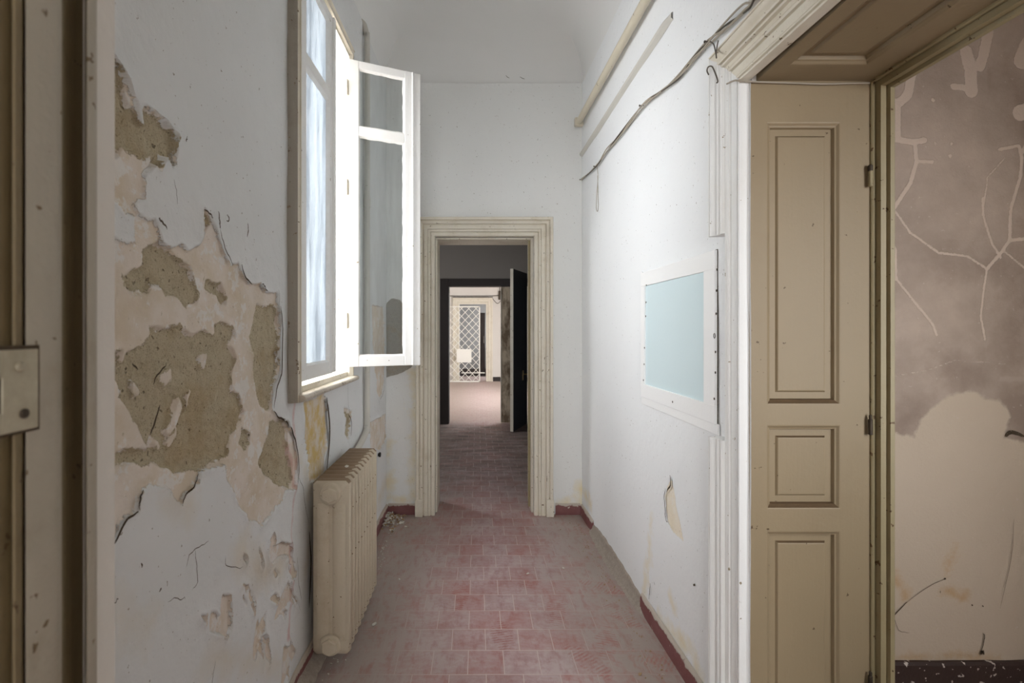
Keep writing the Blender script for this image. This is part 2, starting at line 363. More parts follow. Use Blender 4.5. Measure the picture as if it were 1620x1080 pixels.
def line_sd(P, pts, w):
    d = np.full(len(P), 9.0)
    lo, hi = np.min(pts, 0) - .1, np.max(pts, 0) + .1
    k = np.where(((P >= lo) & (P <= hi)).all(1))[0]
    if not len(k): return np.full(len(P), -.1)
    dd = np.full(len(k), 9.0)
    for i in range(len(pts) - 1): dd = np.minimum(dd, seg_dist(P[k], pts[i], pts[i + 1]))
    out = np.full(len(P), -.1); out[k] = w - dd; return np.maximum(out, -.1)
def vnoise(P, sc, seed=0):
    q = P * sc + seed * 17.3; i = np.floor(q).astype(int); f = q - i; f = f * f * (3 - 2 * f)
    def h(x, y):
        v = np.sin(x * 127.1 + y * 311.7 + seed * 74.7) * 43758.5453; return v - np.floor(v)
    a, b, c, d = h(i[:, 0], i[:, 1]), h(i[:, 0] + 1, i[:, 1]), h(i[:, 0], i[:, 1] + 1), h(i[:, 0] + 1, i[:, 1] + 1)
    return (a + (b - a) * f[:, 0]) * (1 - f[:, 1]) + (c + (d - c) * f[:, 0]) * f[:, 1] - .5
def relief_wall(name, us, vs, fn, mat, attrs, depth, drop=None, flip=False):
    """a wall as a fine sheet: u,v lines, attributes by point, depth(P, A) = how far it stands out"""
    U, V = np.meshgrid(us, vs, indexing='ij'); P = np.stack([U.ravel(), V.ravel()], 1)
    A = {k: f(P).astype(np.float32) for k, f in attrs.items()}
    p = depth(P, A)
    co = np.stack(fn(p, P[:, 0], P[:, 1]), 1).astype(np.float32)
    nu, nv = len(us), len(vs); idx = np.arange(nu * nv).reshape(nu, nv)
    q = np.stack([idx[:-1, :-1], idx[1:, :-1], idx[1:, 1:], idx[:-1, 1:]], -1).reshape(-1, 4)
    if drop is not None:
        cu = P[q].mean(1); q = q[~drop(cu)]
    if flip: q = q[:, ::-1]
    me = bpy.data.meshes.new(name)
    me.vertices.add(len(co)); me.vertices.foreach_set('co', co.ravel())
    me.loops.add(q.size); me.loops.foreach_set('vertex_index', np.ascontiguousarray(q).ravel().astype(np.int32))
    me.polygons.add(len(q)); me.polygons.foreach_set('loop_start', np.arange(0, q.size, 4, dtype=np.int32))
    me.update(calc_edges=True); me.shade_smooth()
    for k, a in A.items():
        at = me.attributes.new(k, 'FLOAT', 'POINT'); at.data.foreach_set('value', a)
    me.materials.append(M[mat]); me.validate()
    o = bpy.data.objects.new(name, me); C.objects.link(o); o['kind'] = 'structure'; return o
def gl(a, b, st): return np.linspace(a, b, max(2, int(round((b - a) / st)) + 1))
def rows_joined(*parts): return np.unique(np.round(np.concatenate(parts), 5))

# ------------------------------------------------------------------ the wall with the window
def LP(pts): return [l_at(px, py) for px, py in pts]
peel = LP([(120, 20), (153.7, 45.6), (161, 60), (174, 80), (189, 108.5), (198, 127), (209, 153), (214, 162), (221, 180), (227, 197), (229.6, 168), (246, 179), (257, 190), (268.5, 205), (282, 216), (278, 226), (279.6, 234), (278, 254), (282, 264), (272, 261.5), (265, 250), (261, 243), (255.5, 256), (252, 270), (242.6, 263), (228.7, 271.7), (229.6, 291), (231.5, 314), (218.5, 316), (213, 322.6), (218.5, 338), (235, 346.7), (244.5, 348.5), (250, 365), (257, 384.6), (272, 391), (285, 387), (298, 397.6), (309, 391), (315.5, 389), (321, 369), (320, 340), (322, 327.8), (333, 340), (341, 356.7), (346.7, 375.5), (355.5, 400), (365.5, 419), (378, 418), (384.4, 435.5), (395.5, 449), (411, 448), (420, 462), (438, 464.4), (439, 480), (443, 498), (443, 520), (440, 560), (441, 588), (433.6, 612), (430, 646), (438.4, 658), (451.6, 667.6), (463.7, 696.5), (469.7, 732.6), (466, 773.5), (449, 774.7), (444, 788), (436, 799.5), (425, 816), (412.5, 833), (405.5, 824.5), (391.7, 821.7), (377.8, 799.5), (369.5, 780), (357.8, 756.7), (354, 735), (314.4, 744.6), (309, 763), (289, 783), (283, 798), (276, 790), (262, 772), (239, 765), (224, 774), (215, 798), (215, 809), (197, 816), (172, 863), (164, 872), (140, 880), (60, 700), (60, 200)])
island = LP([(150, 306), (159, 308), (170, 309.6), (187, 326), (200, 339), (215, 339), (214, 383.7), (196, 384.6), (180, 372.6), (163, 367), (150, 360)])
raws = [LP(q) for q in (
    [(120, 40), (153, 47), (161, 60), (174, 80), (189, 108), (198, 127), (200, 150), (208, 172), (216, 170), (222, 182), (227, 197), (230, 170), (246, 179), (268, 205), (282, 216), (278, 254), (282, 264), (272, 260), (265, 247), (254, 268), (244, 261), (246, 245), (231, 250), (228, 247), (207, 241), (198, 234), (187, 245), (168, 232), (157, 224), (120, 222)],
    [(239, 385.5), (257, 385.6), (272, 398.5), (287, 411.5), (307, 424), (311, 440), (318, 464), (313, 480), (302, 488), (298, 488.5), (287, 472), (268.5, 468), (261, 453), (248, 450.5), (237, 464.5), (229.6, 461.7), (216.7, 464.4), (203.7, 455), (197, 438.5), (224, 428), (233, 420), (231.5, 409)],
    [(239, 514.4), (261, 521), (279.6, 516), (287, 510.7), (302, 533), (311, 531), (326.7, 522), (342, 531), (344.4, 515.5), (353, 509), (373, 515.5), (376.7, 531), (366.7, 546.7), (377, 566.5), (367.4, 595), (369.8, 619.4), (379.4, 623), (385.4, 641), (389, 653), (382, 667.6), (367, 694), (362.6, 720.5), (348, 727.7), (314.4, 744.6), (300, 742), (291, 746), (276, 750), (262, 738), (246, 722), (236, 704), (229.6, 689), (224, 668.5), (215, 665), (207, 646), (204, 637), (194, 628), (198, 618), (187, 603), (178, 590), (183, 574), (183, 561), (194, 556), (196, 574), (205.5, 559), (224, 548), (241, 538.5), (244.5, 527)],
    [(409, 480), (420, 486.7), (435.5, 482), (442, 498), (440, 560), (439.6, 595), (432, 617), (427.6, 650.7), (415.5, 643.5), (408, 624), (403.5, 598), (404.7, 561.7), (398, 533), (404, 515.5)],
    [(427.6, 667.6), (444.4, 665), (454, 677), (456, 723), (463.7, 756.6), (454, 773.5), (434.8, 764), (420, 749), (410.7, 732.6), (418, 708.5), (425, 691.6)],
    [(140, 572), (154, 574), (170, 574), (167.6, 592), (155.5, 597), (140, 600)],
    [(140, 640), (155.5, 637), (165, 625), (170, 635), (181.5, 637), (179.6, 648), (168.5, 657.4), (155.5, 655.6), (140, 655)],
    [(163, 720), (174, 711), (187, 718.5), (200, 711), (220, 711), (237, 711), (250, 713), (257, 722), (254, 731.5), (237, 731.5), (211, 733), (187, 739), (167, 737)],
    [(322, 330), (331, 342), (336, 352), (326, 372), (320, 352)],
    [(543.6, 650), (555, 654), (554, 672), (551, 695), (547.5, 685), (546, 668)])]
thins = [LP(q) for q in (                                             # small bare spots down to the beige coat
    [(350, 941), (364, 941), (365, 958), (364, 994), (355.5, 1013), (350, 1002), (330.6, 996.7), (330.6, 969), (341.7, 969), (346, 980)],
    [(314, 974.5), (325, 971.7), (325, 988)], [(452.8, 919), (461, 946.7), (433, 980), (436, 957.8)],
    [(422, 869), (440, 858), (458, 860.6), (461, 877), (440, 878), (428, 895)], [(444, 1024), (461, 1024), (450, 1074), (437, 1110)],
    [(383, 924), (394, 924), (389, 938)], [(404, 996.7), (421, 969), (418, 1000), (400, 1030)], [(398, 955), (404, 958), (402, 975)],
    [(481.4, 636), (513.5, 622), (517, 654), (518, 687), (514.4, 722), (513.5, 748), (499, 760), (491, 760), (485, 716), (480.4, 691), (480.4, 658)],
    [(594, 575), (608, 575), (606, 615), (600, 632), (596, 619)], [(588, 482), (607, 486), (609, 582), (594, 590), (590, 540)],
    [(586, 668), (610, 654), (611, 695), (600, 712), (584, 706)], [(543.6, 644), (556, 650), (554, 672), (551, 700), (546, 685)])]
yellows = [thins[8]]
for _ in range(26):                                                   # slivers of beige showing low on the wall towards the radiator
    cx, cy, hh, ww = random.uniform(385, 468), random.uniform(850, 1065), random.uniform(6, 22), random.uniform(2, 6); q = random.uniform(-.5, .1)
    thins.append(LP([(cx + q * t * hh + ww * math.sin(PI * (t + 1) / 2) * random.uniform(.6, 1.2), cy - t * hh) for t in (-.95, -.4, .1, .6, .95)] + [(cx + q * t * hh - ww * math.sin(PI * (t + 1) / 2) * random.uniform(.6, 1.2), cy - t * hh) for t in (.6, .1, -.5)]))
pinks = [(LP([(466, 640), (462, 665), (470, 720), (463, 790), (458, 860), (462, 930), (452, 1010)]), .006), (LP([(452, 700), (462, 735), (466, 770)]), .012)]
stains = [(LP([(382, 870), (410, 905), (440, 900)]), .06), (LP([(190, 975), (240, 985)]), .03), (LP([(300, 800), (270, 790)]), .03), (LP([(600, 790), (612, 760)]), .06), (LP([(330, 1040), (440, 1050)]), .03), (LP([(460, 700), (500, 780), (485, 900)]), .03)]
WY0, WY1, WZ0, WZ1 = 1.957, 2.805, 1.207, 3.10                        # the window in that wall
def a_paint(P):
    d = -np.maximum(np.minimum(poly_sd(P, peel), 9), -.15)
    d = np.maximum(d, poly_sd(P, island))
    for t in thins + [raws[9]]: d = np.minimum(d, -poly_sd(P, t))
    return d
coat_islands = [LP(q) for q in ([(286, 626), (293, 640), (286, 664), (272, 690), (263, 686), (272, 662), (280, 646)], [(246, 690), (256, 694), (262, 712), (252, 716), (244, 704)], [(318, 562), (332, 556), (331, 570), (326, 584), (320, 582)], [(252, 596), (264, 586), (275, 584), (276, 600), (266, 612), (258, 606)], [(214, 604), (226, 618), (224, 628), (214, 622)], [(296, 622), (304, 618), (301, 640), (296, 652)], [(262, 700), (272, 690), (281, 676), (284, 690), (270, 712)])]
raws += [LP(q) for q in ([(331, 444), (345, 448), (353, 447), (355, 458), (362, 470), (360, 480), (354, 482), (346, 468), (336, 464), (328, 456)], [(187, 560), (196, 557), (197, 575), (192, 588), (185, 590)], [(384, 676), (398, 684), (396, 700), (388, 712), (382, 700)])]
def a_coat(P):
    d = np.full(len(P), .15)
    for t in raws: d = np.minimum(d, -poly_sd(P, t))
    for t in coat_islands: d = np.maximum(d, poly_sd(P, t))
    return d
def a_poly(polys): return lambda P: np.max([poly_sd(P, q) for q in polys], 0)
def a_line(lines): return lambda P: np.max([line_sd(P, q, w) for q, w in lines], 0)
def left_depth(P, A):
    n = vnoise(P, 14, 1) + .5; n2 = vnoise(P, 60, 2); n3 = vnoise(P, 30, 3)
    pd, cd = A['paint'] + .012 * n3, A['coat'] + .014 * vnoise(P, 34, 5)
    sp, sc_ = np.clip(pd / .004, -.5, .5) + .5, np.clip(cd / .005, -.5, .5) + .5
    sc_ = np.maximum(sc_, sp)
    curl = np.where((pd > 0) & (pd < .07), np.exp(-np.clip(pd, 0, 1) / .016) * .012 * np.clip(n * 1.6 - .3, 0, 1.2), 0)
    p = -.016 + .005 * sp + .010 * sc_ + (1 - sc_) * (.006 * n3 + .005 * n2) + curl * sp
    p += .006 * vnoise(P, 3.5, 4) + .0016 * vnoise(P, 22, 6) + .0015 * vnoise(P, 45, 8) * (1 - sp)
    # a bulge of loose plaster beside and under the window
    p += .010 * np.exp(-((P[:, 0] - 1.90) / .09) ** 2) * np.clip((1.25 - P[:, 1]) / .4, 0, 1)
    # fade to a flat edge at the window and the corners
    return p
ys = rows_joined(gl(.60, .96, .03), gl(.96, 1.60, .0036), gl(1.60, 2.10, .0045), gl(2.10, 3.0, .012), gl(3.0, YF, .014), [WY0 + .012, WY1 - .012])
zs = rows_joined(gl(0, 2.45, .0048), gl(2.45, 3.5, .02), [WZ0 + .012, WZ1 - .012])
wall_left = relief_wall('wall_left', ys, zs, lambda p, y, z: L(p, y, z), 'peeling_plaster',
    {'paint': a_paint, 'coat': a_coat, 'yellow': a_poly(yellows), 'pink': a_line(pinks), 'stain': a_line(stains)}, left_depth,
    drop=lambda c: (c[:, 0] > WY0 + .012) & (c[:, 0] < WY1 - .012) & (c[:, 1] > WZ0 + .012) & (c[:, 1] < WZ1 - .012), flip=False)
tag(wall_left, 'pale wall with large areas of peeling paint and bare plaster beside the window', 'wall')
# cracks and lifted edges: ribbons of open gap on the plaster
def ribbon(mb, pts3, w, out):
    pts3 = [Vector(p) for p in pts3]; n = len(pts3)
    for i in range(n - 1):
        a, b = pts3[i], pts3[i + 1]; t = (b - a).normalized(); sdir = t.cross(Vector(out)).normalized()
        wa = w * math.sin(PI * (i + .15) / (n - .7)) ** .5; wb = w * math.sin(PI * (i + 1 + .15 if i + 1 < n - 1 else n - .85) / (n - .7)) ** .5
        mb.face([a - sdir * wa, a + sdir * wa, b + sdir * wb, b - sdir * wb])
cr = MB()
def crack(mb, fn, at, pts, w, out, p=.005, jag=.004):
    q = smooth_path([Vector((*at(*x), 0)) for x in pts], 4)
    q = [Vector((v.x + random.uniform(-jag, jag) * .5, v.y + random.uniform(-jag, jag), 0)) for v in q]
    ribbon(mb, [fn(p, v.x, v.y) for v in q], w, out)
for pts, w in (([(215, 806), (216, 790), (222, 776)], .0035), ([(170, 866), (182, 845), (196, 818), (214, 809)], .0045), ([(283, 799), (289, 784), (303, 768), (309, 750)], .004),
               ([(304, 868), (306, 895), (308, 920), (300, 930)], .0022), ([(290, 895), (296, 875), (310, 866), (325, 857)], .0022), ([(352, 881), (356, 896), (380, 897)], .002), ([(336, 1045), (332, 1070), (330, 1090)], .002),
               ([(430, 648), (438, 660), (452, 668), (464, 697), (470, 735), (467, 772)], .0065), ([(438, 500), (439, 470), (437, 458)], .002), ([(453, 497), (453, 540), (452, 575), (454, 630)], .0022),
               ([(514, 628), (517, 650), (519, 680), (518, 705), (514, 748)], .016), ([(548, 605), (549, 640), (553, 660)], .002), ([(600, 632), (606, 616), (607, 596)], .003), ([(580, 650), (584, 660)], .003),
               ([(388, 354), (389, 364), (387, 373)], .0035), ([(341, 334), (343, 350), (344, 362)], .004), ([(355, 338), (358, 346), (354, 351)], .003), ([(411, 448), (416, 454), (420, 462)], .003),
               ([(378, 417), (383, 434), (395, 449)], .004), ([(344, 364), (352, 392), (365, 419)], .0028), ([(245, 345), (252, 352), (258, 360)], .004), ([(291, 216), (289, 222), (292, 219)], .002),
               ([(469, 755), (476, 770), (480, 800), (486, 830)], .0025), ([(447, 845), (450, 820), (452, 860)], .0018), ([(467, 880), (470, 925), (474, 950)], .0022), ([(486, 840), (489, 880), (488, 920), (486, 960)], .010), ([(549, 655), (554, 668), (553, 690)], .006),
               ([(270, 285), (274, 302), (276, 325)], .0015), ([(248, 640), (238, 670), (231, 686)], .004), ([(258, 575), (246, 590), (236, 606)], .003), ([(203, 575), (212, 584)], .003), ([(441, 484), (444, 520), (443, 560), (442, 590), (434, 618), (430, 645)], .0065),
               ([(180, 945), (176, 952), (160, 948)], .002), ([(218, 890), (219, 900)], .003), ([(246, 935), (250, 930)], .003), ([(260, 950), (280, 946), (288, 946)], .0018), ([(318, 330), (326, 336), (333, 345)], .0035)):
    crack(cr, L, l_at, pts, w * (.75 if w > .0026 else .55), (1, 0, 0), p=.0085)
cr.build('crack', 'gap_dark', wall_left, smooth=0)

# ------------------------------------------------------------------ the wall with the hatch
DZ0, DY1, DYN, DTOP = 0, 1.647, .70, 2.335                            # side doorway: far jamb, near jamb, head
def RP(pts): return [r_at(px, py) for px, py in pts]
rpeel = RP([(1061, 756), (1065, 774.5), (1069, 803), (1076, 830), (1081, 856), (1063, 839.7), (1055, 823.4), (1050.8, 782.7), (1054, 772.5)])
rst = [(RP([(1040, 985), (1075, 1010), (1098, 1040), (1105, 1080)]), .04), (RP([(1060, 945), (1066, 965)]), .02), (RP([(1030, 820), (1024, 900), (1018, 950)]), .012), (RP([(925, 780), (935, 800)]), .04), (RP([(1000, 940), (1030, 975), (1060, 1000)]), .025)]
wy = rows_joined(gl(DY1 - .01, 2.2, .009), gl(2.2, YF, .016)); wz = rows_joined(gl(0, 1.3, .008), gl(1.3, 3.5, .03))
wall_right = relief_wall('wall_right', wy, wz, lambda p, y, z: R(p, y, z), 'stained_plaster',
    {'paint': lambda P: -poly_sd(P, rpeel), 'coat': lambda P: np.full(len(P), .15), 'stain': a_line(rst)},
    lambda P, A: -.004 + .003 * (np.clip(A['paint'] / .004, -.5, .5) + .5) + .006 * vnoise(P, 3, 9) + .0012 * vnoise(P, 18, 10) + np.where((A['paint'] > 0) & (A['paint'] < .05) & (P[:, 0] > 2.37), .009 * np.exp(-np.clip(A['paint'], 0, 1) / .012), 0), flip=True)
tag(wall_right, 'bright white wall with ochre damp stains holding the blue hatch', 'wall')
rc = MB()
for pts, w in (([(1054, 773), (1052, 785), (1053, 800), (1054, 818), (1057, 826)], .004), ([(1061, 752), (1062, 765), (1056, 778)], .005), ([(1030, 922), (1029, 934), (1028, 948)], .003), ([(1036, 921), (1037, 926)], .002), ([(1098, 925), (1101, 925)], .004)):
    crack(rc, R, r_at, pts, w, (-1, 0, 0), p=.004)
rc.build('crack', 'gap_dark', wall_right, smooth=0)
hd = MB()                                                             # wall over the doorway and the pier on the camera's side
hd.box(0, .30, DYN - .4, DY1 + .0, DTOP + .04, 3.5, lambda p, y, z: R(-p, y, z)); hd.box(0, .42, .42, DYN, 0, 3.5, lambda p, y, z: R(-p, y, z))
tag(hd.build('wall_right_lintel', 'plain_wall'), 'white wall above the panelled doorway', 'wall', kind='structure')

# ------------------------------------------------------------------ the end wall with its doorway
OX0, OX1, OTOP, WT = -.342, .459, 2.252, .30                          # opening, wall thickness
XLc, XRc = XL(YF), XR(YF)
gpatch = [e_at(*q) for q in ((604, 500), (612, 478), (620, 471.6), (632, 474), (645, 490), (653, 530), (655, 575), (650, 582), (633, 591), (609, 597), (600, 560))]
est = [([e_at(655, 590), e_at(655, 790)], .03), ([e_at(614, 700), e_at(616, 790), e_at(650, 792)], .025), ([e_at(921, 770), e_at(918, 795)], .05), ([e_at(884, 795), e_at(918, 795)], .02)]
ex, ez = rows_joined(gl(XLc - .02, OX0 + .03, .012), gl(OX0 + .03, OX1, .05), gl(OX1 - .02, XRc + .02, .02)), rows_joined(gl(0, 2.3, .016), gl(2.3, 3.5, .03))
wall_end = relief_wall('wall_end', ex, ez, lambda p, x, z: (x, YF - p, z), 'end_plaster',
    {'paint': lambda P: -poly_sd(P, gpatch), 'coat': lambda P: -poly_sd(P, gpatch), 'stain': a_line(est)},
    lambda P, A: -.008 + .008 * (np.clip(A['paint'] / .012, -.5, .5) + .5) + .006 * vnoise(P, 3, 11) + .001 * vnoise(P, 16, 12),
    drop=lambda c: (c[:, 0] > OX0 - .04) & (c[:, 0] < OX1 + .04) & (c[:, 1] < OTOP + .04), flip=False)
tag(wall_end, 'white end wall of the corridor around the far doorway', 'wall')
ec = MB()
for pts in ([(604, 0), (611, 18), (616, 34), (619, 48)], [(800, 120), (806, 124)], [(822, 122), (830, 126)], [(643, 80), (650, 79)]): crack(ec, lambda p, x, z: E(p, x, z), e_at, pts, .0018, (0, -1, 0), p=.006)
ec.build('crack', 'gap_dark', wall_end, smooth=0)
rv = MB(); eb = YF + WT                                               # reveal and the back of that wall
rv.box(-2.2, OX0, YF + .012, eb, 0, 3.5); rv.box(OX1, 2.2, YF + .012, eb, 0, 3.5); rv.box(OX0, OX1, YF + .012, eb, OTOP, 3.5)
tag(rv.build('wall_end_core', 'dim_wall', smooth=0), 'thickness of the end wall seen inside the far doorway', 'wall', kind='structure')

# ceiling: coved all round
cv = MB(); rows = []; rr = .5
for k in range(13):
    t = PI / 2 * k / 12; d, z = rr * (1 - math.cos(t)), 3.48 + rr * math.sin(t)
    rows.append([(XL(.4) - .02 + d, .42, z), (XL(YF) - .02 + d, YF + .02 - d, z), (XR(YF) + .02 - d, YF + .02 - d, z), (XR(.4) + .02 - d, .42, z)])
sub = []
for r in rows:
    q = []
    for i in range(3):
        a, b = Vector(r[i]), Vector(r[i + 1]); q += [a.lerp(b, j / 10) for j in range(10)]
    sub.append(q + [Vector(r[3])])
cv.grid(sub); a, b, c, d = rows[-1]; cv.face([a, b, c, d])
cv.face([(XL(.4) - .02, .42, 3.4), (XR(.4) + .02, .42, 3.4), (XR(.4) + .02, .42, 4.0), (XL(.4) - .02, .42, 4.0)])
tag(cv.build('ceiling', 'ceiling_paint', smooth=60), 'white coved ceiling of the corridor', 'ceiling', kind='structure')

# ------------------------------------------------------------------ floor and skirtings
fl = MB(); fl.box(-3.2, 4.8, -3.6, 16.2, -.08, 0)
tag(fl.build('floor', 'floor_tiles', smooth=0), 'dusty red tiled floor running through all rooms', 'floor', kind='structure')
def skirting(name, fn, spans, h, th, mat, label, par=None):
    m = MB()
    for a, b in spans:
        n = max(2, int(abs(b - a) / .03)); rws = []
        for i in range(n + 1):
            u = a + (b - a) * i / n; j = .004 * mnoise.noise((u * 9, h, 1.3))
            rws.append([fn(0, u, h + .004 + j), fn(th * .6, u, h + .003 + j), fn(th, u, h - .006 + j), fn(th + .001, u, 0)])
        m.grid(rws, cap=False)
        for q in (rws[0], rws[-1]): m.face(q + [fn(0, a if q is rws[0] else b, 0)])
    o = m.build(name, mat); return tag(o, label, 'skirting', kind='structure')
skirting('baseboard_right', R, [(DY1 + .17, 2.62), (3.62, YF - .014)], .085, .016, 'red_skirting', 'chipped red tile skirting at the foot of the bright white wall')
skirting('baseboard_left', L, [(.62, YF - .014)], .085, .016, 'red_skirting', 'red tile skirting at the foot of the peeling wall behind the radiator')
skirting('baseboard_end_1', E, [(XLc + .016, -.50)], .085, .014, 'red_skirting', 'short red skirting between the peeling wall and the far doorway')
skirting('baseboard_end_2', E, [(.635, XRc - .016)], .085, .014, 'red_skirting', 'short red skirting between the far doorway and the white wall')
dr = MB(); rws = []                                                   # mortar and dust banked up where skirting tiles are gone
for i in range(60):
    y = 2.55 + (3.70 - 2.55) * i / 59; k = math.sin(PI * (i + .5) / 60) ** .3
    a = .010 * mnoise.noise((y * 14, 3, 0)); b = .012 * mnoise.noise((y * 22, 8, 0))
    rws.append([R(-.004, y, (.088 + a) * k), R((.010 + b * .4) * k, y, (.078 + a) * k), R((.018 + b) * k, y, (.045 + a) * k), R((.035 + b) * k, y, (.014 + a * .5) * k), R((.055 + b) * k, y, -.002)])
dr.grid(rws); tag(dr.build('mortar_drift', 'mortar_drift', smooth=0), 'grey bank of crumbled mortar where skirting tiles have fallen off the white wall', 'mortar', kind='stuff')
dr = MB(); rws = []
for i in range(60):
    y = 1.2 + 1.5 * i / 59
    a = .014 * mnoise.noise((y * 14, 1, 4)); b = .016 * mnoise.noise((y * 25, 2, 4))
    rws.append([L(.012, y, .05 + a), L(.024 + b, y, .042 + a), L(.042 + b, y, .022 + a * .6), L(.065 + b, y, -.002)])
dr.grid(rws); tag(dr.build('plaster_crumbs', 'mortar_drift', smooth=0), 'line of fallen plaster crumbs along the foot of the peeling wall under the radiator', 'rubble', kind='stuff')

# ------------------------------------------------------------------ casings
def casing_leg(fn, a, s, z0, z1, prof, name, mat, parent, zt=None):
    """fn(p,u,z); a inner edge, s = +1/-1 direction outwards; mitred at the top to follow the head"""
    m = MB(); w0 = prof[0][0]
    rows = [[fn(p, a + s * w, z) for w, p in prof] for z in (z0,)] + [[fn(p, a + s * w, (z1 + w) if zt is None else zt) for w, p in prof]]
    rows = [[*r] for r in rows]; m.grid(rows); 
    for r in rows: m.face(r)
    return m.build(name, mat, parent, smooth=40)
def casing_head(fn, a0, a1, z, prof, name, mat, parent, n=1):
    m = MB(); m.grid([[fn(p, a0 - w, z + w) for w, p in prof], [fn(p, a1 + w, z + w) for w, p in prof]]); return m.build(name, mat, parent, smooth=40)
end_prof = [(0, -.02), (0, .026), (.006, .032), (.028, .032), (.031, .022), (.035, .022), (.037, .036), (.052, .038), (.055, .031), (.058, .040), (.084, .041), (.088, .030), (.095, .030), (.098, .048), (.116, .054), (.120, .044), (.125, .044), (.127, .062), (.146, .064), (.150, .058), (.150, -.01)]
d1 = holder('door_1', 'cream moulded casing of the doorway at the far end of the corridor', 'doorway', 'structure')
for a, sg in ((OX0, -1), (OX1, 1)): casing_leg(E, a, sg, .0, OTOP, end_prof, 'casing', 'cream_paint', d1)
casing_head(E, OX0, OX1, OTOP, end_prof, 'casing_head', 'cream_paint', d1)
for a, sg in ((OX0, -1), (OX1, 1)):                                   # plain plinth blocks under the outer mouldings
    m = MB(); m.box(.094, .156, -.01, .068, .0, .135, lambda w, p, z: E(p, a + sg * w, z)); m.build('plinth', 'cream_paint', d1, bevel=.004)
m = MB(); m.box(OX1 - .018, OX1 + .01, YF + .035, eb + .01, 0, OTOP); m.box(OX0 - .01, OX0 + .014, YF + .035, eb + .01, 0, OTOP); m.box(OX0, OX1, YF + .035, eb + .01, OTOP - .014, OTOP + .01)
m.build('jamb_lining', 'cream_paint', d1, bevel=.004)
m = MB(); m.box(OX1 - .036, OX1 - .018, YF + .085, YF + .12, .03, OTOP - .012); m.build('door_stop', 'frame_paint', d1, bevel=.003)
# side doorway
sp_ = [(0, -.001), (0, .018), (.003, .030), (.009, .031), (.012, .018), (.016, .018), (.019, .029), (.025, .029), (.028, .020), (.031, .025), (.060, .026), (.062, .018), (.067, .018), (.069, .029), (.078, .030), (.080, .024), (.083, .028), (.097, .028)]
bb_ = [(.097, -.01), (.097, .030), (.099, .040), (.106, .041), (.108, .028), (.113, .028), (.115, .044), (.122, .045), (.124, .030), (.128, .030), (.134, .033), (.142, .040), (.150, .049), (.157, .052), (.159, .045), (.162, .045), (.163, .052), (.169, .052), (.169, -.01)]
d2 = holder('door_2', 'tall panelled side doorway with white moulded casing and beige lining', 'doorway', 'structure')
casing_leg(R, DY1, 1, 0, DTOP, sp_, 'casing', 'white_paint', d2)
casing_head(R, DYN, DY1, DTOP, sp_, 'casing_head', 'cream_paint', d2)
casing_leg(R, DYN, -1, 0, DTOP, sp_, 'casing', 'white_paint', d2)
casing_leg(R, DY1, 1, 0, 1.104, bb_, 'backband', 'white_paint', d2, zt=1.104)
casing_leg(R, DY1, 1, 1.842, DTOP, bb_, 'backband', 'white_paint', d2)
casing_head(R, DYN, DY1, DTOP, bb_, 'backband_head', 'cream_paint', d2)
JX0, JX1, JX2 = XR(DY1) - .0, 1.32, 1.372                             # lining from the corridor face to the door frame
PROF = [(0, 0), (.004, -.001), (.010, -.007), (.015, -.009), (.018, -.020), (.040, -.020), (.045, -.013), (.048, -.012)]
def panelled(fn, a0, a1, z0, z1, holes, mat, parent, ledge=True):
    """a board a0..a1 by z0..z1 whose holes (stacked, same a-range) hold raised fields; fn(a,z,d)"""
    m = MB(); ha, hb = holes[0][0], holes[0][1]
    for q in ((a0, ha), (hb, a1)): m.box(q[0], q[1], -.03, 0, z0, z1, lambda a, d, z: fn(a, z, d))
    zz = z0
    for (_, _, h0, h1) in holes:
        m.box(ha, hb, -.03, 0, zz, h0, lambda a, d, z: fn(a, z, d)); zz = h1
    m.box(ha, hb, -.03, 0, zz, z1, lambda a, d, z: fn(a, z, d))
    m.build('stiles', mat, parent, smooth=0)
    for (_, _, h0, h1) in holes:
        m = MB()
        loops = [[(ha + w, h0 + w, d), (hb - w, h0 + w, d), (hb - w, h1 - w, d), (ha + w, h1 - w, d)] for w, d in PROF]
        for i in range(len(loops) - 1):
            for j in range(4):
                k = (j + 1) % 4
                m.face([fn(*loops[i][j]), fn(*loops[i][k]), fn(*loops[i + 1][k]), fn(*loops[i + 1][j])], 1 if (ledge and ((j == 0 and i in (1, 2, 3)) or (j == 2 and i in (5,)))) else 0)  # grime on the bottom ledges; top bevel painted dark as a shadow line
        m.face([fn(*q) for q in loops[-1]]); m.build('panel', [mat, 'grime_and_shade'], parent, smooth=0)
def jz(py): return EYE - (py - VY) * DY1 / F
def jx(px): return (px - VX) * DY1 / F
fa = lambda a, z, d: (a, DY1 - d, z)
hs = [(jx(1213), jx(1330), .10, jz(840)), (jx(1213), jx(1330), jz(805), jz(672)), (jx(1213), jx(1330), jz(640), jz(193))]
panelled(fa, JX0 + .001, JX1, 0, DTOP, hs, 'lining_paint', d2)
# soffit lining
so = lambda a, z, d: (a, z, DTOP - d)
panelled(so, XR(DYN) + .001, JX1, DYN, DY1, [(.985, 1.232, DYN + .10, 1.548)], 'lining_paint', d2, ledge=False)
m = MB(); m.box(JX0 - .02, JX2, DYN - .06, DYN, 0, DTOP); m.build('near_lining', 'lining_paint', d2, smooth=0)
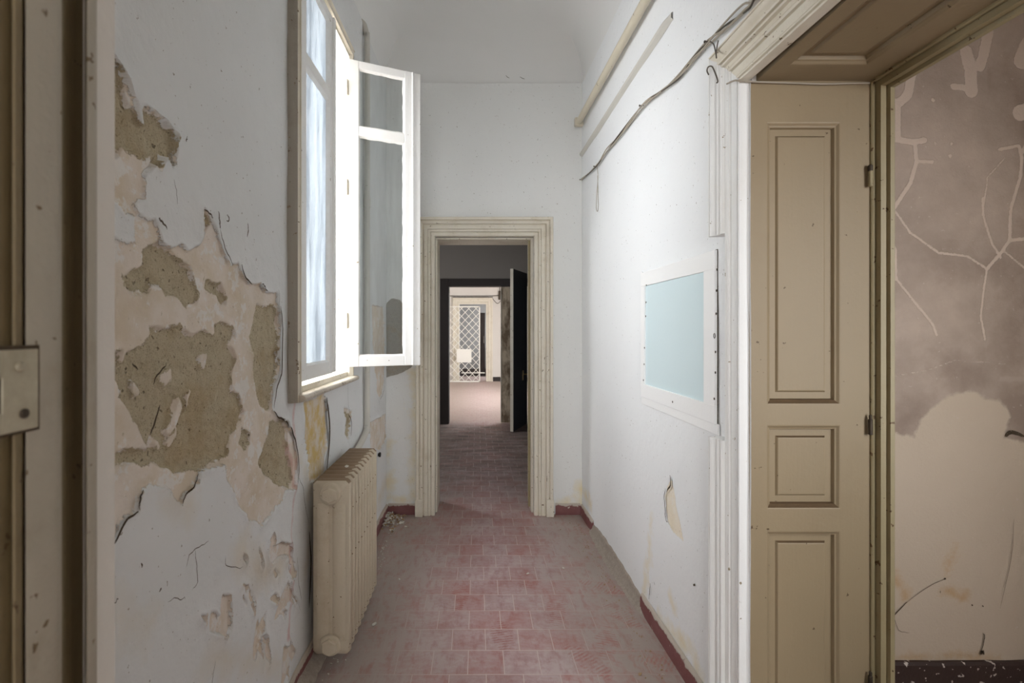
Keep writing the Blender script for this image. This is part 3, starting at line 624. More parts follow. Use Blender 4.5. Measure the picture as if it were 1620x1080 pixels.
# door frame set at the far side of the lining, its leaf gone
m = MB()
fp = [(JX1, 0), (JX1, .006), (JX1 + .004, .010), (JX1 + .010, .010), (JX1 + .012, .005), (JX1 + .014, .028), (JX1 + .030, .030), (JX1 + .033, .026), (JX1 + .036, .040), (JX2 - .004, .042), (JX2, .038), (JX2, -.10)]
m.grid([[(x, DY1 - d, 0) for x, d in fp], [(x, DY1 - d, DTOP - d) for x, d in fp], [(x, DYN, DTOP - d) for x, d in fp]]); m.build('door_frame', 'frame_paint', d2, smooth=40)
for py in (278, 668, 1071):                                           # hinge halves left on the frame
    z = jz(py); x = jx(1372.5); h = MB()
    h.lathe([(.0045, -.034), (.0062, -.032), (.0062, .012), (.0045, .014), (.0045, .026), (.002, .028)], (x, DY1 - .012, z), (0, 0, 1), 12); h.lathe([(.003, -.040), (.0065, -.038), (.0065, -.033), (.003, -.031)], (x, DY1 - .012, z), (0, 0, 1), 12)
    tag(h.build('hinge', 'iron' if py != 278 else 'frame_paint', d2), 'dark iron hinge pin' if py != 278 else None)
    if py == 278:
        h = MB(); h.lathe([(.0066, .012), (.0072, .014), (.0072, .030), (.003, .034)], (x, DY1 - .012, z), (0, 0, 1), 12); h.build('hinge_knuckle', 'iron', d2)

# ------------------------------------------------------------------ side room
SY = 2.05; mx = rows_joined(gl(JX2 - .1, 2.45, .0055), gl(2.45, 4.6, .05)); mz = rows_joined(gl(0, 2.75, .0075), gl(2.75, 3.4, .05))
def sp(px, py): return ((px - VX) * SY / F, EYE - (py - VY) * SY / F)
def SL(pts, w): return ([sp(*q) for q in pts], w * SY / F / 2)
veins = [SL(*q) for q in (([(1442, 118), (1436, 150), (1420, 165), (1403, 160)], 15), ([(1420, 160), (1420, 217)], 10), ([(1400, 218), (1445, 225), (1462, 222)], 10), ([(1447, 225), (1450, 255), (1440, 290), (1420, 320), (1402, 347)], 7), ([(1450, 255), (1475, 256)], 6),
    ([(1415, 333), (1440, 368), (1485, 400), (1530, 405), (1562, 425)], 4.0), ([(1400, 366), (1417, 395), (1417, 440), (1440, 470), (1475, 512), (1482, 530)], 4.0), ([(1402, 446), (1417, 440)], 6), ([(1528, 82), (1535, 110), (1537, 145)], 20), ([(1537, 145), (1522, 138), (1508, 137)], 10), ([(1563, 50), (1556, 85), (1550, 105)], 17),
    ([(1555, 313), (1557, 345), (1570, 385), (1584, 407)], 4.0), ([(1562, 425), (1580, 405), (1598, 380), (1600, 330), (1615, 280), (1617, 250), (1612, 230), (1582, 236)], 5.5), ([(1598, 380), (1640, 376)], 6), ([(1562, 425), (1556, 465), (1552, 500), (1558, 537)], 3.6), ([(1590, 398), (1640, 440)], 3.6), ([(1617, 240), (1650, 200)], 8),
    ([(1630, 70), (1618, 95)], 30), ([(1630, 175), (1615, 178)], 26), ([(1475, 158), (1476, 159)], 6), ([(1479, 226), (1480, 227)], 5), ([(1505, 227), (1505, 228)], 5), ([(1503, 246), (1503, 247)], 6), ([(1415, 595), (1470, 585), (1510, 570), (1590, 575)], 1.5), ([(1555, 340), (1563, 280), (1590, 250)], 2.5))]
pat = [sp(*q) for q in ((1330, 672), (1405, 682), (1428, 688), (1446, 690), (1460, 660), (1480, 640), (1500, 625), (1520, 620), (1545, 617), (1560, 630), (1580, 632), (1592, 645), (1602, 660), (1590, 690), (1620, 700), (1700, 702), (1700, 1100), (1330, 1100))]
damp = [([sp(1420, 670), sp(1448, 650)], .05), ([sp(1600, 640), sp(1640, 690), sp(1700, 690)], .09), ([sp(1600, 560), sp(1660, 300), sp(1600, 120)], .07), ([sp(1500, 585), sp(1545, 590)], .05), ([sp(1500, 415), sp(1580, 425)], .04)]
och = [([sp(1408, 905), sp(1422, 925), sp(1432, 945)], .016), ([sp(1500, 935), sp(1520, 948), sp(1525, 945)], .016), ([sp(1420, 1040), sp(1490, 1036), sp(1580, 1040)], .010), ([sp(1515, 860), sp(1495, 910)], .004)]
ms = relief_wall('wall_side_room', mx, mz, lambda p, x, z: (x, SY - p, z), 'mauve_wall',
    {'vein': a_line(veins), 'patch': lambda P: poly_sd(P, pat), 'damp': a_line(damp), 'ochre': a_line(och)},
    lambda P, A: .004 * vnoise(P, 4, 21) + .0012 * vnoise(P, 25, 22) + .0015 * np.clip(A['vein'] / .004, 0, 1), flip=False)
tag(ms, 'mauve grey wall with pale filled cracks seen through the side doorway', 'wall')
sc_ = MB()
for pts, w in (([(1402, 985), (1420, 965), (1435, 950)], .0018), ([(1435, 950), (1470, 925), (1493, 914)], .0009), ([(1548, 1036), (1553, 1020), (1556, 1005), (1553, 1000)], .0018), ([(1580, 962), (1598, 880), (1602, 820)], .0008), ([(1493, 913), (1494, 915)], .004), ([(1486, 933), (1486, 937)], .0014), ([(1550, 1034), (1552, 1028), (1555, 1034)], .006), ([(1412, 970), (1420, 995), (1438, 1000)], .0009), ([(1535, 955), (1537, 957)], .003), ([(1552, 957), (1554, 958)], .003), ([(1590, 690), (1598, 683), (1620, 690)], .008)):
    crack(sc_, lambda p, x, z: (x, SY - p, z), sp, pts, w, (0, -1, 0), p=.005, jag=.002)
sc_.build('crack', 'gap_dark', ms, smooth=0)
skirting('baseboard_side_room', lambda p, u, z: (u, SY - p, z), [(JX2 - .1, 4.5)], .113, .02, 'brown_skirting', 'dark brown skirting at the foot of the mauve wall')
w = MB(); w.box(JX2 - .0, JX2 + .06, DY1 + .04, SY + .1, 0, 3.4); w.box(XR(2) + .02, JX2 + .06, DY1, DY1 + .12, DTOP, 3.4); w.box(1.25, 1.372, .35, DYN, 0, 3.4)
w.box(JX2 - .14, JX2, DYN - .1, DY1 + .02, DTOP + .02, 3.4); w.box(4.5, 4.6, .1, SY + .1, 0, 3.4)
# wall on the camera's side with an unseen window, placed for its light
w.box(1.25, 1.62, .25, .35, 0, 3.4); w.box(2.12, 4.6, .25, .35, 0, 3.4); w.box(1.62, 2.12, .25, .35, 0, .95); w.box(1.62, 2.12, .25, .35, 2.3, 3.4)
tag(w.build('wall_side_room_shell', 'plain_wall', smooth=0), 'plain walls of the room behind the side doorway', 'wall', kind='structure')
w = MB(); w.box(1.0, 4.6, .25, SY + .1, 3.38, 3.46); tag(w.build('ceiling_side_room', 'ceiling_paint', smooth=0), 'ceiling of the room behind the side doorway', 'ceiling', kind='structure')

# ------------------------------------------------------------------ window
wn = holder('window_1', 'cream casement window with one leaf shut and one swung open into the corridor', 'window', 'structure')
m = MB()
fy0, fy1 = WY0 + .03, WY1 - .045
# frame: two uprights, head, with stepped front edges
def upright(y0, y1, z0, z1):
    sgn = 1 if y1 < 2.3 else -1; a, b = (y0, y1) if sgn > 0 else (y1, y0)
    pr = [(a, -.02), (a, .040), (a + sgn * .006, .044), (a + sgn * .012, .044), (a + sgn * .014, .036), (a + sgn * .018, .036), (a + sgn * .020, .046), (a + sgn * .030, .046), (b - sgn * .002, .030), (b, .028), (b, -.08)]
    m.grid([[L(p, y, z) for y, p in pr] for z in (z0, z1)])
    m.face([L(p, y, z1) for y, p in pr]); m.face([L(p, y, z0) for y, p in pr])
upright(WY0, fy0 + .01, WZ0, WZ1); upright(fy1, WY1, WZ0 + .03, WZ1)
hp = [(WZ1, -.02), (WZ1, .044), (WZ1 - .012, .050), (WZ1 - .020, .040), (WZ1 - .026, .044), (WZ1 - .045, .044), (WZ1 - .048, .030), (WZ1 - .062, .028), (WZ1 - .062, -.08)]
m.grid([[L(p, WY0, z) for z, p in hp], [L(p, WY1, z) for z, p in hp]]); m.face([L(p, WY1, z) for z, p in hp])
m.box(-.08, .018, fy0, fy1, WZ0 + .028, WZ0 + .055, L)
m.build('window_frame', 'cream_paint', wn, smooth=40)
m = MB(); m.box(-.02, .0405, WY0 - .0012, WY0 - .0002, WZ0, WZ1, L)
m.build('frame_side', 'side_paint', wn, smooth=0)
m = MB(); zt = WZ0 + .030
pr = [(-.06, zt - .004), (.045, zt), (.058, zt - .001), (.066, zt - .005), (.070, zt - .012), (.069, zt - .020), (.062, zt - .026), (.048, zt - .030), (.0, zt - .034)]
m.grid([[L(p, y, z) for p, z in pr] for y in (WY0 + .004, WY1 + .015)]); m.face([L(p, WY1 + .015, z) for p, z in pr]); m.face([L(p, WY0 + .004, z) for p, z in pr])
m.build('window_sill', 'sill_paint', wn, smooth=50)
rvm = MB(); rvm.box(-.10, -.06, WY0 - .05, WY0 + .012, WZ0, WZ1, L); rvm.box(-.10, -.06, WY1 - .012, WY1 + .05, WZ0, WZ1, L)
def sash(name, fn, wd, z0, z1, lip, gmat, thick=.035, label=None):
    """fn(u, d, z): u from the hinge, d 0 = face towards the viewer .. thick; rails, putty, two panes"""
    root = empty(name); root.parent = wn
    if label: root['label'] = label
    st, mt = .055, .052; u1 = wd - lip; zm0, zm1 = 2.600, 2.655
    m = MB()
    m.box(0, st, 0, thick, z0, z1, fn); m.box(u1 - mt, u1, 0, thick, z0, z1, fn)
    for a, b in ((z0, z0 + .060), (zm0, zm1), (z1 - .045, z1)): m.box(st, u1 - mt, .001, thick - .001, a, b, fn)
    m.build('sash_frame', 'white_paint', root, smooth=0, bevel=.003)
    if lip:
        m = MB(); m.box(u1 - .008, u1 + .002, -.006, .012, z0, z1, fn); m.box(u1 + .002, wd, .006, .030, z0 - .002, z1 + .002, fn); m.build('meeting_bead', 'white_paint', root, bevel=.003)
    for a, b in ((z0 + .060, zm0), (zm1, z1 - .045)):
        m = MB(); m.box(st - .002, u1 - mt + .002, .017, .020, a - .002, b + .002, fn); m.build('glass_pane', gmat, root, smooth=0)
        m = MB(); w_ = .009                                          # putty fillet around the pane
        us = [st + (u1 - mt - st) * i / 14 for i in range(15)]; zz = [a + (b - a) * i / 40 for i in range(41)]
        jit = lambda q: w_ * (1 + .35 * mnoise.noise((q * 31, a, wd)))
        for e in (a, b):
            sg = 1 if e == a else -1; m.grid([[fn(u, .002, e), fn(u, .016, e + sg * jit(u + e))] for u in us])
        for e in (st, u1 - mt):
            sg = 1 if e == st else -1; m.grid([[fn(e, .002, z), fn(e + sg * jit(z + e), .016, z)] for z in zz])
        m.build('putty', 'putty', root)
    return root
SZ0, SZ1 = 1.288, 3.025
sash('sash', lambda u, d, z: L(.047 - d, 1.982 + u, z), .415, SZ0, SZ1, 0, 'dusty_glass')
m = MB(); m.box(.044, .058, 2.385, 2.412, SZ0 + .005, SZ1 - .005, L); m.build('meeting_bead', 'white_paint', wn, bevel=.004)
hxy = Vector((-.722, 2.757)); du = Vector((.915, .404)); dn = Vector((-.404, .915))
so_ = lambda u, d, z: (hxy.x + du.x * u + dn.x * d, hxy.y + du.y * u + dn.y * d, z)
sash('open_sash', so_, .420, SZ0, SZ1, .046, 'clear_glass', label='window leaf swung open into the corridor')
for z in (1.55, 2.30, 2.86):
    m = MB(); m.lathe([(.004, -.046), (.0085, -.043), (.0085, -.001), (.0075, 0), (.0085, .001), (.0085, .043), (.004, .046)], (hxy.x - .012, hxy.y - .006, z), (0, 0, 1), 12); m.build('hinge', 'cream_paint', wn)
m = MB(); y, z = 2.40, 3.115; m.lathe([(.005, 0), (.005, .02), (.017, .022), (.019, .028), (.014, .034), (.004, .037)], L(.0, y, z), (1, 0, 0), 16); m.build('knob', 'wall_pipe_paint', wn)

# ------------------------------------------------------------------ radiator: ten cast-iron sections
rad = holder('radiator', 'beige cast iron column radiator under the window', 'radiator')
RB, RF, RZ0, RZ1, RY0, NS, PIT = -.722, -.558, .074, .841, 2.138, 10, .0605
RC = (RB + RF) / 2
def section(y0, first=False):
    m = MB(); th = PIT - .004
    # outline of a section seen from its end, rounded shoulders; then pressed columns
    def ring(inset, dy, fi=0.0):
        a, b, c, d = RB + inset, RF - inset - fi, RZ0 + inset, RZ1 - inset; k = .014
        return [(a + k, dy, c), (b - k, dy, c), (b, dy, c + k), (b, dy, d - k), (b - k, dy, d), (a + k, dy, d), (a, dy, d - k), (a, dy, c + k)]
    e0 = .032 if first else .011
    m.grid([ring(e0, y0, 0 if first else .034), ring(.004, y0 + .011, 0 if first else .022), ring(.0, y0 + .018, .003), ring(0, y0 + .022), ring(0, y0 + th - .022), ring(0, y0 + th - .018, .003), ring(.003, y0 + th - .010, .022), ring(.009, y0 + th, .034)], True, cap=True)
    # two raised columns with a groove between them on each side
    for sgn, yy in ((-1, y0), (1, y0 + th)):
        for xa, xb in ((RB + .018, RC - .008), (RC + .008, RF - .016)):
            rws = []
            for t in range(9):
                q = t / 8; x = xa + (xb - xa) * q; hgt = .013 * math.sin(PI * q) ** .55
                rws.append([(x, yy, RZ0 + .08), (x, yy + sgn * hgt, RZ0 + .11), (x, yy + sgn * hgt, RZ1 - .12), (x, yy, RZ1 - .10)])
            m.grid(rws)
    for i, f in enumerate(m.f):
        a, b, c = (Vector(m.v[f[k]]) for k in range(3)); nn = (b - a).cross(c - a)
        if nn.length > 0 and abs(nn.normalized().z) > .35 and min(m.v[k][2] for k in f) > RZ1 - .03: m.mi[i] = 1
    return m
first = section(RY0, True).build('radiator_section', ['radiator_paint', 'dusty_top'], rad, smooth=40)
base = section(RY0 + PIT).build('radiator_section', ['radiator_paint', 'dusty_top'], rad, smooth=50)
for i in range(1, NS - 1):
    c = base.copy(); C.objects.link(c); c.parent = rad; c.location.y = PIT * i
for zc in (RZ0 + .055, RZ1 - .055):
    m = MB(); m.tube([(RC, RY0 + .01, zc), (RC, RY0 + NS * PIT, zc)], .026, 14); m.build('header', 'radiator_paint', rad)
for zc in (RZ0 + .052, RZ1 - .058):
    m = MB();     m.lathe([(.048, -.006), (.047, .008), (.042, .014), (.030, .015)], (RC, RY0, zc), (0, -1, 0), 28)
    m.lathe([(.036, .012), (.036, .026), (.031, .030), (.010, .0305)], (RC, RY0, zc), (0, -1, 0), 6)
    m.build('plug', 'radiator_paint', rad, smooth=30)
m = MB(); yb = RY0 + NS * PIT
m.tube([(RC, yb, RZ1 - .055), (RC, yb + .04, RZ1 - .055)], .016, 12); m.build('connector', 'radiator_paint', rad)
for y in (RY0 + .09, RY0 + .46):
    m = MB(); m.box(-.742, RB + .06, y, y + .02, RZ0 + .10, RZ0 + .12); m.build('bracket', 'iron', rad)

# ------------------------------------------------------------------ pipes, conduits, cables
def on(fn, at, pts, p): return [fn(p, *at(px, py, p)) for px, py in pts]
t = holder('wall_pipe', 'upright painted pipe on the wall behind the open window leaf', 'pipe')
yp = 3.20; m = MB()
path = [(XL(yp) - .03, yp, 3.52), (XL(yp) + .004, yp, 3.49), (XL(yp) + .020, yp, 3.42), (XL(yp) + .026, yp, 3.30), (XL(yp) + .026, yp, 2.0), (XL(yp) + .026, yp, .92), (XL(yp) + .026, yp - .01, .86), (XL(yp) + .028, yp - .05, .835), (XL(yp) + .03, yp - .2, .80), (XL(yp) + .035, 2.80, .775)]
m.tube(smooth_path(path, 5), .0185, 14); m.build('pipe', 'wall_pipe_paint', t)
m = MB(); m.tube([(XL(yp) + .026, yp, 2.30), (XL(yp) + .026, yp, 2.36)], .0225, 14); m.build('pipe_coupling', 'wall_pipe_paint', t)
m = MB(); ps = on(R, r_at, [(911.5, 196), (915.5, 192)], .045); a = R(.045, 3.90, 3.17); b = R(.045, 1.0, 3.17)
a = R(.045, *r_at(915.5, 193.5, .045)); y2, z2 = r_at(1021.5, 0, .045); b = R(.045, 1.0, z2)
m.tube([a, b], .025, 16); tp = holder('conduit', 'fat cream conduit running along the white wall below the ceiling', 'conduit'); m.build('pipe', 'conduit_paint', tp)
m = MB(); v = Vector(a); m.box(v.x - .034, v.x + .034, v.y - .03, v.y + .012, v.z - .034, v.z + .03); m.build('end_block', 'conduit_paint', tp, bevel=.006)
y1, z1 = r_at(921.5, 244); y2, z2 = r_at(1064, 24); m = MB(); n = 24; rws = []
for i in range(n + 1):
    y = y1 + (y2 - y1) * i / n; z = z1 + (z2 - z1) * i / n; q = .017 + .003 * mnoise.noise((y * 7, 0, 0)); tip = 1 - .7 * (i == n)
    rws.append([R(-.002, y, z + q), R(.016 * tip, y, z + q * .8), R(.024 * tip, y, z + .2 * q), R(.020 * tip, y, z - q * .6), R(-.002, y, z - q * 1.3)])
m.grid(rws); tag(m.build('buried_cable_ridge', 'wall_pipe_paint'), 'plastered over ridge below the fat conduit on the white wall', 'cable ridge')
cb = holder('cable_bundle', 'bundle of loose cables strung along the white wall up over the panelled doorway', 'cable')
main = [(921.5, 284), (944.5, 263), (962, 238), (981, 216), (1018.5, 167), (1046, 146), (1075, 122.7), (1100, 92), (1124, 66), (1150, 44), (1180, 18), (1198, -4)]
for k in range(4):
    pts = []
    for i, (px, py) in enumerate(main):
        y, z = r_at(px, py, .01); off = .0065 * math.sin(i * 1.3 + k * 1.7) + (k - 1.5) * .003
        pts.append(R(.014 + .006 * ((k + i) % 2), y, z + off + (.022 * math.sin((i - 8) / 3 * PI) * (k == 1) if i > 8 else 0)))
    v0, v1 = Vector(pts[-2]), Vector(pts[-1]); pts.append(v1 + (v1 - v0) * 2 + Vector((0, 0, .1)))
    m = MB(); m.tube(smooth_path(pts, 5), .0036, 8); m.build('cable', 'cable_sheath' if k != 2 else 'dark_wire', cb)
for px, py in ((921.8, 284), (944.5, 263), (1018.5, 167), (1124, 66)):
    m = MB(); v = R(.012, *r_at(px, py, .01)); m.lathe([(.002, -.004), (.002, .018), (.006, .019), (.004, .023)], v, (-1, 0, 0), 10); m.build('nail', 'iron', cb)
def wire(name, pts, r, mat, label):
    m = MB(); m.tube(smooth_path(pts, 6), r, 8); return tag(m.build(name, mat), label, 'wire')
wire('wire', on(R, r_at, [(944.5, 263), (946, 280), (944, 310), (943.5, 330), (945.5, 334), (946.5, 325), (946, 300), (945.5, 278)], .009), .0022, 'cable_sheath', 'thin wire loop dangling from the cable bundle near the corridor corner')
wire('wire', on(R, r_at, [(1124, 66), (1129, 70), (1132, 82), (1133.5, 92), (1133, 84), (1135, 70), (1136.5, 64)], .06), .0022, 'dark_wire', 'short wire drop tied from the cables down to the casing corner')
wire('wire', on(R, r_at, [(1121, 118), (1118.5, 112), (1120.5, 106), (1126, 105), (1130, 112), (1134.5, 124), (1135.5, 129), (1134, 131)], .062), .0024, 'dark_wire', 'curled wire end hanging over the outer corner of the doorway casing')
jw = [R(.045, 1.70, 2.352), R(.036, 1.668, DTOP + .012), (XR(DY1) - .034, DY1 - .006, DTOP - .003), (XR(DY1) + .02, DY1 - .010, DTOP - .008), (1.02, DY1 - .008, DTOP - .010), (1.15, DY1 - .008, DTOP - .014), (1.25, DY1 - .008, DTOP - .012), (1.31, DY1 - .012, DTOP - .013)]
wire('wire', jw, .0030, 'cable_sheath', 'thin cable stretched along the top of the panelled lining')
m = MB(); y, z = 3.66, .565; m.lathe([(.012, -.02), (.012, .006), (.018, .007), (.018, .018), (.013, .020)], L(.0, y, z), (1, 0, 0), 16); tag(m.build('pipe_stub', 'black_rubber'), 'small black capped pipe stub on the wall beyond the radiator', 'pipe stub')

# ------------------------------------------------------------------ hatch on the white wall
hp_ = holder('wall_hatch', 'square hatch with a pale blue panel in a white screwed frame', 'hatch')
hy0, hy1, hz0, hz1 = 1.845, 2.618, 1.143, 1.800
m = MB()
for a, b, c, d in ((hy0, hy1, hz1 - .072, hz1), (hy0, hy1, hz0, hz0 + .070), (hy0, hy0 + .085, hz0 + .070, hz1 - .072), (hy1 - .052, hy1, hz0 + .070, hz1 - .072)): m.box(.0, .014, a, b, c, d, R)
m.build('hatch_frame', 'hatch_paint', hp_, smooth=0, bevel=.0015)
m = MB(); m.box(0, .006, hy0 + .08, hy1 - .048, hz0 + .066, hz1 - .068, R); tag(m.build('panel', 'teal_panel', hp_, smooth=0), 'pale blue panel')
m = MB(); m.box(-.001, .007, hy0 - .012, hy1 + .012, hz0 - .040, hz0 + .001, R); m.box(-.001, .008, hy1, hy1 + .012, hz0, hz1 + .010, R); m.build('backing_board', 'hatch_paint', hp_, smooth=0, bevel=.002)
m = MB()
for a, b, c, d in ((hy0 - .0006, hy0, hz0, hz1), (hy0, hy1, hz1, hz1 + .0025), (hy1, hy1 + .0022, hz0, hz1), (hy0, hy1, hz0 - .002, hz0)): m.box(.0, .0035, a, b, c, d, R)
m.build('open_joint', 'gap_dark', hp_, smooth=0)
for px, py in ((1022.5, 451), (1022, 478), (1021.5, 500), (1019.5, 550), (1019, 576), (1018, 601), (1134.5, 426), (1133.5, 459.5), (1133, 496), (1132, 556.5), (1131.8, 589), (1130, 630.5), (1064, 635.5)):
    y, z = r_at(px, py, .014); m = MB(); m.lathe([(.0048, .0), (.0048, .0012), (.003, .0020)], R(.0135, y, z), (-1, 0, 0), 12); m.build('screw', 'iron', hp_)
m = MB(); y, z = r_at(1131.5, 531, .014); m.tube([R(.017, y + .006 * math.cos(q), z + .009 * math.sin(q)) for q in [2 * PI * k / 16 for k in range(17)]], .0013, 6); m.build('ring', 'iron', hp_)

# ------------------------------------------------------------------ near door frame beside the camera
d3 = holder('door_3', 'worn wooden door frame close to the camera with a metal strike plate', 'doorway', 'structure')
pf = [(-45, -.460), (-2, -.462), (18, -.463), (20, -.457), (36, -.4565), (38, -.464), (41, -.4545), (90, -.4545), (95, -.458)]
def pl(prof): return [(x, x * F / (px - VX)) for px, x in prof]
def strip(prof, name, mat):
    m = MB(); q = pl(prof); m.grid([[(x, y, z) for x, y in q] for z in gl(0, 2.6, .1)]); return m.build(name, mat, d3, smooth=50)
strip([(-260, -.455), (-60, -.458), (-2, -.461), (18, -.463)], 'jamb', 'shaded_groove_paint')
strip([(18, -.463), (20, -.457), (24, -.4555), (33, -.4555), (36, -.4575), (38, -.464)], 'bead', 'shaded_groove_paint')
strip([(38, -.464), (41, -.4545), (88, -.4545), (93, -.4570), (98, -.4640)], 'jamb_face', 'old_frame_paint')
strip([(98, -.464), (104, -.478), (114, -.489), (126, -.494), (134, -.492)], 'cove', 'shaded_groove_paint')  # hollow painted darker in place of the shade inside it
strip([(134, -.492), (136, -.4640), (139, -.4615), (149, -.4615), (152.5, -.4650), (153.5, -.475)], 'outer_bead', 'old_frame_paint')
m = MB(); q = pl([(153.5, -.475)])[0]; m.box(-.86, q[0], q[1], q[1] + .03, 0, 3.5); m.box(-.9, -.46, .28, .34, 0, 3.5); tag(m.build('wall_near', 'plain_wall', smooth=0), 'stub of wall behind the near door frame', 'wall', kind='structure')
def pj(px, py, x): y = x * F / (px - VX); return y, EYE - (py - VY) * y / F
sx0 = -.4515; yA, zA = pj(61, 551.5, sx0); yB, zB = pj(62, 675, sx0)
m = MB(); slot0, slot1 = pj(4, 598, sx0), pj(4, 655, sx0); y0p = .36
def plate(y0, y1, z0, z1): m.box(sx0 - .002, sx0, y0, y1, z0, z1)
plate(slot0[0], yA, zB, zA); plate(y0p, slot0[0], slot0[1], zA); plate(y0p, slot0[0], zB, slot1[1])
sp0 = m.build('strike_plate', 'steel_plate', d3, smooth=0, bevel=.0008)
m = MB(); m.box(sx0 - .006, sx0 - .0035, y0p, slot0[0] + .004, slot1[1] - .004, slot0[1] + .004); m.build('keeper_hole', 'gap_dark', sp0, smooth=0)
m = MB(); m.box(sx0 - .0075, sx0 - .0021, y0p, yA + .0035, zB - .003, zA + .004); m.build('plate_recess', 'gap_dark', sp0, smooth=0)
for px, py in ((31, 580), (38, 654)):
    y, z = pj(px, py, sx0); m = MB(); m.lathe([(.0052, -.001), (.0052, .001), (.0036, .0024), (.001, .0026)], (sx0, y, z), (1, 0, 0), 16); m.build('screw', 'steel_plate' if py < 600 else 'iron', sp0)

# ------------------------------------------------------------------ rooms beyond the far doorway
Y2, Y3, Y3b, Y4 = 7.80, 7.98, 14.20, 14.45
w = MB()
w.box(-2.3, -2.2, eb, 5.2, 0, 3.4); w.box(-2.3, -2.2, 6.1, Y2, 0, 3.4); w.box(-2.3, -2.2, 5.2, 6.1, 0, 1.5); w.box(-2.3, -2.2, 5.2, 6.1, 2.5, 3.4); w.box(1.9, 2.0, eb, Y2, 0, 3.4)  # unseen window opening added in the left wall to light this room
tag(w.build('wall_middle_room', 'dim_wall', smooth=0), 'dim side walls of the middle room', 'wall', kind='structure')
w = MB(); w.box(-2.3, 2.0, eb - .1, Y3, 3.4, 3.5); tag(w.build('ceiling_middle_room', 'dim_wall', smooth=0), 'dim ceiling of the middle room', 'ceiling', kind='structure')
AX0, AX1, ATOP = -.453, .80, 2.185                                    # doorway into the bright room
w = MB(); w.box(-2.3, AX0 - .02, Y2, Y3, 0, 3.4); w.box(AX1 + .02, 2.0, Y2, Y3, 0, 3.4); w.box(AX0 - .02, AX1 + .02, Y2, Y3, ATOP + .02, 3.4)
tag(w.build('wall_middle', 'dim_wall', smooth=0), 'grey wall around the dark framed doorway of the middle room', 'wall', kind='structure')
d4 = holder('door_4', 'dark framed doorway between the dim middle room and the bright room', 'doorway', 'structure')
m = MB(); m.box(AX0 - .135, AX0, Y2 - .035, Y2 + .0, 0, ATOP + .12); m.box(AX1, AX1 + .12, Y2 - .035, Y2, 0, ATOP + .12); m.box(AX0, AX1, Y2 - .035, Y2, ATOP, ATOP + .12); m.box(AX0 - .02, AX0 + .006, Y2, Y3, 0, ATOP + .02); m.box(AX0, AX1, Y2, Y3, ATOP, ATOP + .02)
m.build('door_frame', 'dark_wood', d4, bevel=.004)
m = MB(); m.box(.385, AX1, Y2 + .03, Y2 + .075, .01, ATOP - .005); tag(m.build('shut_leaf', 'peeled_leaf', d4, bevel=.003), 'shut leaf with flaking brown paint')
m = MB(); m.box(.375, .386, Y2 + .02, Y2 + .085, .01, ATOP - .005); m.build('leaf_edge', 'cream_paint', d4)
A_, B_ = Vector((.524, 7.13, 0)), Vector((.79, 7.755, 0)); dv = (B_ - A_).normalized(); nv = Vector((dv.y, -dv.x, 0))
lf = lambda u, d, z: tuple(A_ + dv * u + nv * d + Vector((0, 0, z)))
Lw = (B_ - A_).length; HT = 2.385
lo_ = empty('open_leaf'); lo_.parent = d4; lo_['label'] = 'dark blue door leaf standing open'
m = MB(); m.box(.003, Lw, -.045, 0, .012, HT, lf); m.build('leaf', 'leaf_blue', lo_, bevel=.003)
m = MB(); m.box(-.003, .003, -.045, .001, .012, HT, lf); m.build('leaf_edge', 'cream_paint', lo_)
m = MB(); u = .47; z = .81
m.tube([lf(u, 0, z), lf(u, .045, z)], .008, 10); m.tube(smooth_path([lf(u, .045, z), lf(u + .03, .05, z), lf(u + .11, .048, z - .004)], 5), .0075, 10); m.box(u - .018, u + .018, 0, .006, z - .09, z + .06, lf); m.build('handle', 'brass', lo_)
# bright room
w = MB(); w.box(-1.7, -1.6, Y3 - .1, Y4, 0, 3.4)
wy0, wy1 = 9.7, 11.5
w.box(2.4, 2.5, Y3 - .1, wy0, 0, 3.4); w.box(2.4, 2.5, wy1, Y4, 0, 3.4); w.box(2.4, 2.5, wy0, wy1, 0, .25); w.box(2.4, 2.5, wy0, wy1, 2.9, 3.4)
tag(w.build('wall_bright_room', 'plain_wall', smooth=0), 'side walls of the bright room with a large window opening', 'wall', kind='structure')
w = MB(); w.box(-1.7, 2.5, Y3 - .18, Y4, 3.4, 3.5); tag(w.build('ceiling_bright_room', 'ceiling_paint', smooth=0), 'ceiling of the bright room', 'ceiling', kind='structure')
BX0, BX1, BTOP = -.52, .257, 2.236
w = MB(); w.box(-1.7, BX0, Y3b, Y4, 0, 3.4); w.box(BX1, 2.5, Y3b, Y4, 0, 3.4); w.box(BX0, BX1, Y3b, Y4, BTOP, 3.4)
tag(w.build('wall_bright_end', 'plain_wall', smooth=0), 'cream end wall of the bright room behind the lattice gate', 'wall', kind='structure')
fn5 = lambda p, x, z: (x, Y3b - p, z)
d5 = holder('door_5', 'cream cased doorway at the very end behind the lattice gate', 'doorway', 'structure')
pr5 = [(0, -.02), (0, .03), (.05, .03), (.055, .02), (.06, .035), (.14, .035), (.145, .05), (.19, .05), (.19, -.01)]
for a, sg in ((BX0, -1), (BX1, 1)): casing_leg(fn5, a, sg, 0, BTOP, pr5, 'casing', 'cream_paint', d5)
casing_head(fn5, BX0, BX1, BTOP, pr5, 'casing_head', 'cream_paint', d5)
m = MB(); m.box(BX0 - .19, BX1 + .19, Y3b - .07, Y3b, BTOP + .185, BTOP + .205); m.build('cap_shadow_strip', 'dark_wood', d5)
m = MB(); m.box(BX1 - .17, BX1 - .02, Y4 + .18, Y4 + .23, .1, 2.0); m.box(BX0, BX1, Y4 + .26, Y4 + .30, .1, .32); tag(m.build('inner_leaf', 'dark_wood', d5, bevel=.004), 'dark narrow leaf just inside')
